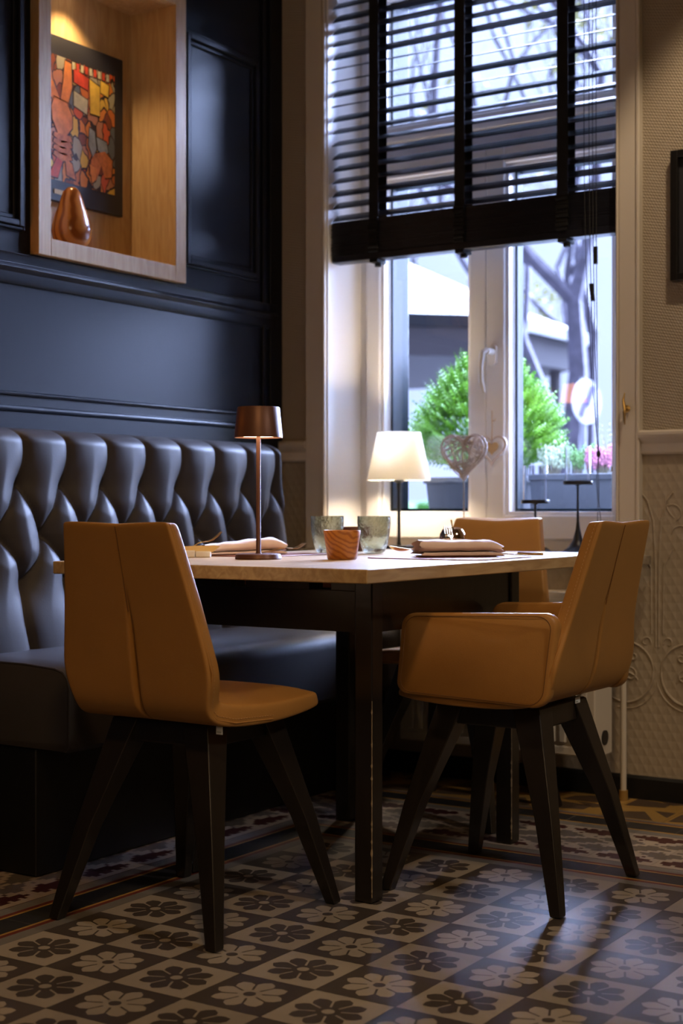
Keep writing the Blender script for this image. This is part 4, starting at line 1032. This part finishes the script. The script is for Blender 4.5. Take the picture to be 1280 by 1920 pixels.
# ------------------------------------------------------------------ outside
b = B(); b.box(-40, 20, 4.62, 80, -.25, -.2); o = mk('ground_outside', b, 'asphalt'); struct(o)
def planter(x0, x1, y0_, y1_, z0_, z1_, lab, grp=None):
    b_ = B(); b_.hexa([(x0+.02, y0_+.02, z0_), (x1-.02, y0_+.02, z0_), (x1-.02, y1_-.02, z0_), (x0+.02, y1_-.02, z0_)], [(x0, y0_, z1_), (x1, y0_, z1_), (x1, y1_, z1_), (x0, y1_, z1_)])
    o_ = mk('planter', b_, 'planter_grey', bevel=.006); tag(o_, lab, 'planter', 'dark planters outside the window', origin=((x0+x1)/2, (y0_+y1_)/2, z0_))
    b_ = B(); b_.box(x0+.015, x1-.015, y0_+.015, y1_-.015, z1_-.001, z1_+.002); mk('soil', b_, 'bark', o_)
    b_ = B()
    for q in ((x0-.006, x1+.006, y0_-.006, y0_+.012), (x0-.006, x1+.006, y1_-.012, y1_+.006), (x0-.006, x0+.012, y0_+.012, y1_-.012), (x1-.012, x1+.006, y0_+.012, y1_-.012)): b_.box(*q, z1_-.015, z1_+.008)
    mk('rim', b_, 'planter_grey', o_, bevel=.003)
b = B(); b.box(-3.4, -1.3, 4.72, 5.25, -.2, .74); o = mk('outer_ledge', b, 'concrete', bevel=.01); tag(o, 'low masonry ledge outside the window carrying the planters', 'ledge', origin=(-2.3, 5.0, -.2))
planter(-2.74, -2.36, 4.78, 5.12, .741, .985, 'square dark grey planter holding the green conifer')
planter(-2.32, -1.80, 4.78, 5.05, .741, .992, 'long dark grey planter with heather at the right of the window')
def fronds(name, c0, rx, rz_, n_, m_, parent=None, seed=1, zbot=0, size=.03):
    rn = random.Random(seed); b_ = B()
    for k in range(n_):
        u = rn.uniform(-1, 1); a = rn.uniform(0, 2*PI); rr = rn.uniform(.45, 1)**.5
        zz = u; wr = math.sqrt(max(0, 1-u*u))*(1-.45*u)
        p = Vector((c0[0]+rx*wr*rr*math.cos(a), c0[1]+rx*wr*rr*math.sin(a), c0[2]+rz_*zz*rr))
        d = Vector((math.cos(a)*wr, math.sin(a)*wr, zz*.6+.7+rn.uniform(-.2, .4))).normalized(); s_ = size*rn.uniform(.6, 1.3)
        sd = d.cross(Vector((rn.uniform(-1, 1), rn.uniform(-1, 1), .3))).normalized(); up_ = sd.cross(d)
        for m2 in range(5):
            q = p+d*s_*.22*m2; 
            for s2 in (-1, 1):
                e = q+(d*.55+sd*s2*.6)*s_*.5*(1-.15*m2); t2 = up_*s_*.05
                b_.add([q+t2, e, q-t2+d*s_*.1], [(0, 1, 2)])
        b_.add([p+up_*s_*.05, p+d*s_*1.3, p-up_*s_*.05], [(0, 1, 2)])
    return mk(name, b_, m_, parent, smooth=False)
cf = thing('conifer_shrub', 'bright green conifer growing in the square planter outside', 'shrub', (-2.565, 4.95, .985))
fronds('foliage', (-2.565, 4.95, 1.225), .245, .215, 4200, 'leaf_green', cf, 3, size=.055)
b = B(); b.tube([(-2.565, 4.95, .985), (-2.56, 4.95, 1.15), (-2.565, 4.95, 1.38)], [.014, .011, .004], 8); mk('stem', b, 'bark', cf)
def tuft(x, y, z, n_, h_, spread, mats_, lab, cat, seed, blob=.006):
    rn = random.Random(seed); t_ = thing('flowering_plant', lab, cat, (x, y, z), 'plants in the long planter'); b_ = B(); c_ = B()
    for k in range(n_):
        a = rn.uniform(0, 2*PI); r_ = spread*rn.random()**.5; hh = h_*rn.uniform(.6, 1.1); lean = rn.uniform(.2, .9)
        p = Vector((x+r_*.4*math.cos(a), y+r_*.4*math.sin(a), z)); q = Vector((x+r_*(.6+lean)*math.cos(a), y+r_*(.4+.5*lean)*math.sin(a), z+hh))
        b_.tube([p, p.lerp(q, .5)+Vector((0, 0, .01)), q], [.0012, .001, .0007], 4)
        for m2 in range(6):
            s_ = blob*rn.uniform(.6, 1.2); o3 = p.lerp(q, .45+.1*m2)+Vector((rn.uniform(-1, 1), rn.uniform(-1, 1), rn.uniform(-1, 1)))*blob
            c_.add([o3+Vector((s_, 0, 0)), o3+Vector((0, s_, 0)), o3+Vector((-s_, 0, 0)), o3+Vector((0, -s_, 0)), o3+Vector((0, 0, s_*1.4)), o3-Vector((0, 0, s_*1.4))], [(0, 1, 4), (1, 2, 4), (2, 3, 4), (3, 0, 4), (1, 0, 5), (2, 1, 5), (3, 2, 5), (0, 3, 5)])
    mk('stems', b_, mats_[0], t_); mk('blossom', c_, mats_[1], t_)
tuft(-2.27, 4.90, .994, 40, .12, .06, ('twig', 'leaf_pale'), 'pale silvery heather at the left end of the long planter', 'plant', 1)
tuft(-2.17, 4.90, .994, 36, .11, .055, ('twig', 'dark_leaf'), 'dark green leafy sprigs left of the pink heather', 'plant', 2)
tuft(-2.075, 4.90, .994, 60, .10, .05, ('twig', 'heather'), 'pink heather in the middle of the long planter', 'plant', 3)
tuft(-2.06, 4.98, .994, 30, .19, .07, ('twig', 'leaf_pale'), 'tall thin grey stems behind the pink heather', 'plant', 4, .003)
def leafy(x, y, z):
    rn = random.Random(9); t_ = thing('leafy_plant', 'bright green broad leaf plant with a dark red flower in the planter', 'plant', (x, y, z), 'plants in the long planter'); b_ = B()
    for k in range(26):
        a = rn.uniform(0, 2*PI); r_ = rn.uniform(.02, .10); c_ = Vector((x+r_*math.cos(a), y+.6*r_*math.sin(a), z+rn.uniform(.01, .09))); s_ = rn.uniform(.014, .026)
        d1 = Vector((rn.uniform(-1, 1), rn.uniform(-1, 1), rn.uniform(-.3, .6))).normalized(); d2 = d1.cross(Vector((rn.uniform(-.4, .4), rn.uniform(-.4, .4), 1))).normalized()
        b_.add([c_+d1*s_*1.2, c_+d2*s_*.7+d1*s_*.3, c_-d1*s_, c_-d2*s_*.7+d1*s_*.3], [(0, 1, 2, 3)]); b_.tube([c_-d1*s_, (c_.x*.5+x*.5, c_.y*.5+y*.5, z)], .001, 4)
    mk('leaves', b_, 'leaf_green', t_, smooth=False)
    c_ = B(); 
    for k in range(6): c_.add([(x+.02+.012*math.cos(k), y-.02, z+.12+.012*math.sin(k)), (x+.02+.012*math.cos(k+1.2), y-.025, z+.12+.012*math.sin(k+1.2)), (x+.02, y-.015, z+.12)], [(0, 1, 2)])
    c_.tube([(x+.02, y-.015, z+.12), (x, y, z)], .001, 4); mk('flower', c_, 'petal_red', t_)
leafy(-1.905, 4.88, .994)
# pavilion
pv = thing('park_pavilion', 'open park pavilion with low grey hipped roof across the street', 'pavilion', (-10.6, 17.0, -.2))
b = B(); n8 = 8; pcx, pcy, pr_ = -10.6, 17.0, 2.95
def octo(r_, z, ph=R(22.5)): return [(pcx+r_*math.cos(2*PI*k/8+ph), pcy+r_*math.sin(2*PI*k/8+ph), z) for k in range(8)]
b.loft([octo(pr_, 3.05), octo(pr_, 3.20), octo(pr_*.62, 3.62), octo(.35, 4.3), octo(.05, 4.7)], smooth=False); mk('roof', b, 'roof_slate', pv)
b = B(); b.loft([octo(pr_-.25, 2.72), octo(pr_-.12, 3.048)], smooth=False); mk('beam', b, 'pavilion_dark', pv)
for k in range(8):
    a = 2*PI*k/8+R(22.5); b = B(); b.lathe([(.08, -.2), (.08, 2.75)], (pcx+2.5*math.cos(a), pcy+2.5*math.sin(a), 0), 8); mk('post', b, 'pavilion_dark', pv)
# trees
def tree(x, y, lab, hgt, r0, seed, leafm=None, nleaf=0, lev=5, spread=.5):
    rn = random.Random(seed); t_ = thing('tree', lab, 'tree', (x, y, -.2), 'bare park trees'); tr_ = B(); br = B(); lf = B()
    def grow(p, d, L, r_, lv, tgt):
        n_ = 4; pts = [p]; rs = [r_]
        for k in range(n_):
            d = (d+Vector((rn.uniform(-1, 1), rn.uniform(-1, 1), rn.uniform(-.5, .8)))*.16).normalized(); p = p+d*L/n_; pts.append(p); rs.append(r_*(1-.42*(k+1)/n_))
        tgt.tube(pts, rs, 6 if lv > 2 else 4, caps=False)
        if lv == 0:
            if leafm:
                for q in range(nleaf):
                    c_ = p+Vector((rn.uniform(-1, 1), rn.uniform(-1, 1), rn.uniform(-1, 1)))*.35; s_ = rn.uniform(.04, .10); u1 = Vector((rn.uniform(-1, 1), rn.uniform(-1, 1), rn.uniform(-1, 1))).normalized(); u2 = u1.orthogonal()
                    lf.add([c_+u1*s_, c_+u2*s_, c_-u1*s_, c_-u2*s_], [(0, 1, 2, 3)])
            return
        for k in range(rn.choice((2, 3, 3) if lv > 2 else (2, 3, 3, 3))):
            nd = (d+Vector((rn.uniform(-1, 1), rn.uniform(-1, 1), rn.uniform(-.35, .6)))*spread*1.5).normalized()
            grow(pts[rn.choice((2, 3, 4, 4))], nd, L*rn.uniform(.62, .82), r_*.52, lv-1, br)
    grow(Vector((x, y, -.2)), Vector((rn.uniform(-.08, .08), 0, 1)), hgt*.42, r0, lev, tr_)
    mk('trunk', tr_, 'bark', t_); mk('branches', br, 'bark', t_)
    if leafm and nleaf: mk('leaves', lf, leafm, t_, smooth=False)
tree(-7.05, 15.4, 'thick bare tree beside the road sign seen through the right pane', 8.5, .17, 11, None, 0, 6, .55)
tree(-8.9, 20.5, 'bare tree rising behind the right edge of the pavilion', 9, .16, 12, 'yellow_leaf', 1, 6, .55)
tree(-13.8, 22.0, 'bare tree behind the left part of the pavilion', 9, .16, 15, None, 0, 6)
tree(-10.2, 27.0, 'thin distant tree with yellow leaves behind the pavilion', 8, .14, 18, 'yellow_leaf', 3, 5)
tree(-14.5, 30.0, 'distant yellow leaved tree far left behind the pavilion', 8, .14, 21, 'yellow_leaf', 4, 5)
# hedge and far buildings give the darker ground line
b = B(); rn = random.Random(4)
for k in range(900):
    x = rn.uniform(-24, -4); y = 33+rn.uniform(-.5, .5)+(x+14)*.0; z = rn.uniform(-.2, 1.0); s_ = rn.uniform(.12, .28); u1 = Vector((rn.uniform(-1, 1), rn.uniform(-1, 1), rn.uniform(-1, 1))).normalized(); u2 = u1.orthogonal(); c_ = Vector((x, y, z)); b.add([c_+u1*s_, c_+u2*s_, c_-u1*s_, c_-u2*s_], [(0, 1, 2, 3)])
o = mk('hedge', b, 'dark_leaf', smooth=False); tag(o, 'low green hedge far across the park', 'hedge', origin=(-14, 33, -.2))
# road sign
sg = thing('road_sign', 'round white road sign with violet diagonal bars on a grey post', 'road sign', (-5.28, 12.10, -.2))
sc_ = Vector((-5.28, 12.10, 1.83)); nrm = Vector((math.cos(R(-16)), math.sin(R(-16)), 0)).normalized()
def sdisc(name, r_, off, m_, shape=None, par=sg):
    b_ = B(); a = nrm.cross(Vector((0, 0, 1))).normalized(); up_ = Vector((0, 0, 1))
    pts = shape or [(r_*math.cos(2*PI*k/40), r_*math.sin(2*PI*k/40)) for k in range(40)]
    b_.loft([[sc_+nrm*(off+t2)+a*p[0]+up_*p[1] for p in pts] for t2 in (-.004, .004)], smooth=False); return mk(name, b_, m_, par)
ds = sdisc('disc', .20, 0, 'sign_white')
sdisc('bar', 0, .006, 'sign_blue', [(-.11, .13), (-.05, .15), (.04, -.02), (-.02, -.05)], ds); sdisc('bar', 0, .006, 'sign_blue', [(-.02, .02), (.04, .03), (.12, -.12), (.06, -.15)], ds)
b = B(); b.lathe([(.03, -.2), (.03, 2.05)], (sc_.x-nrm.x*.04, sc_.y-nrm.y*.04, 0), 12); mk('post', b, 'concrete', sg)
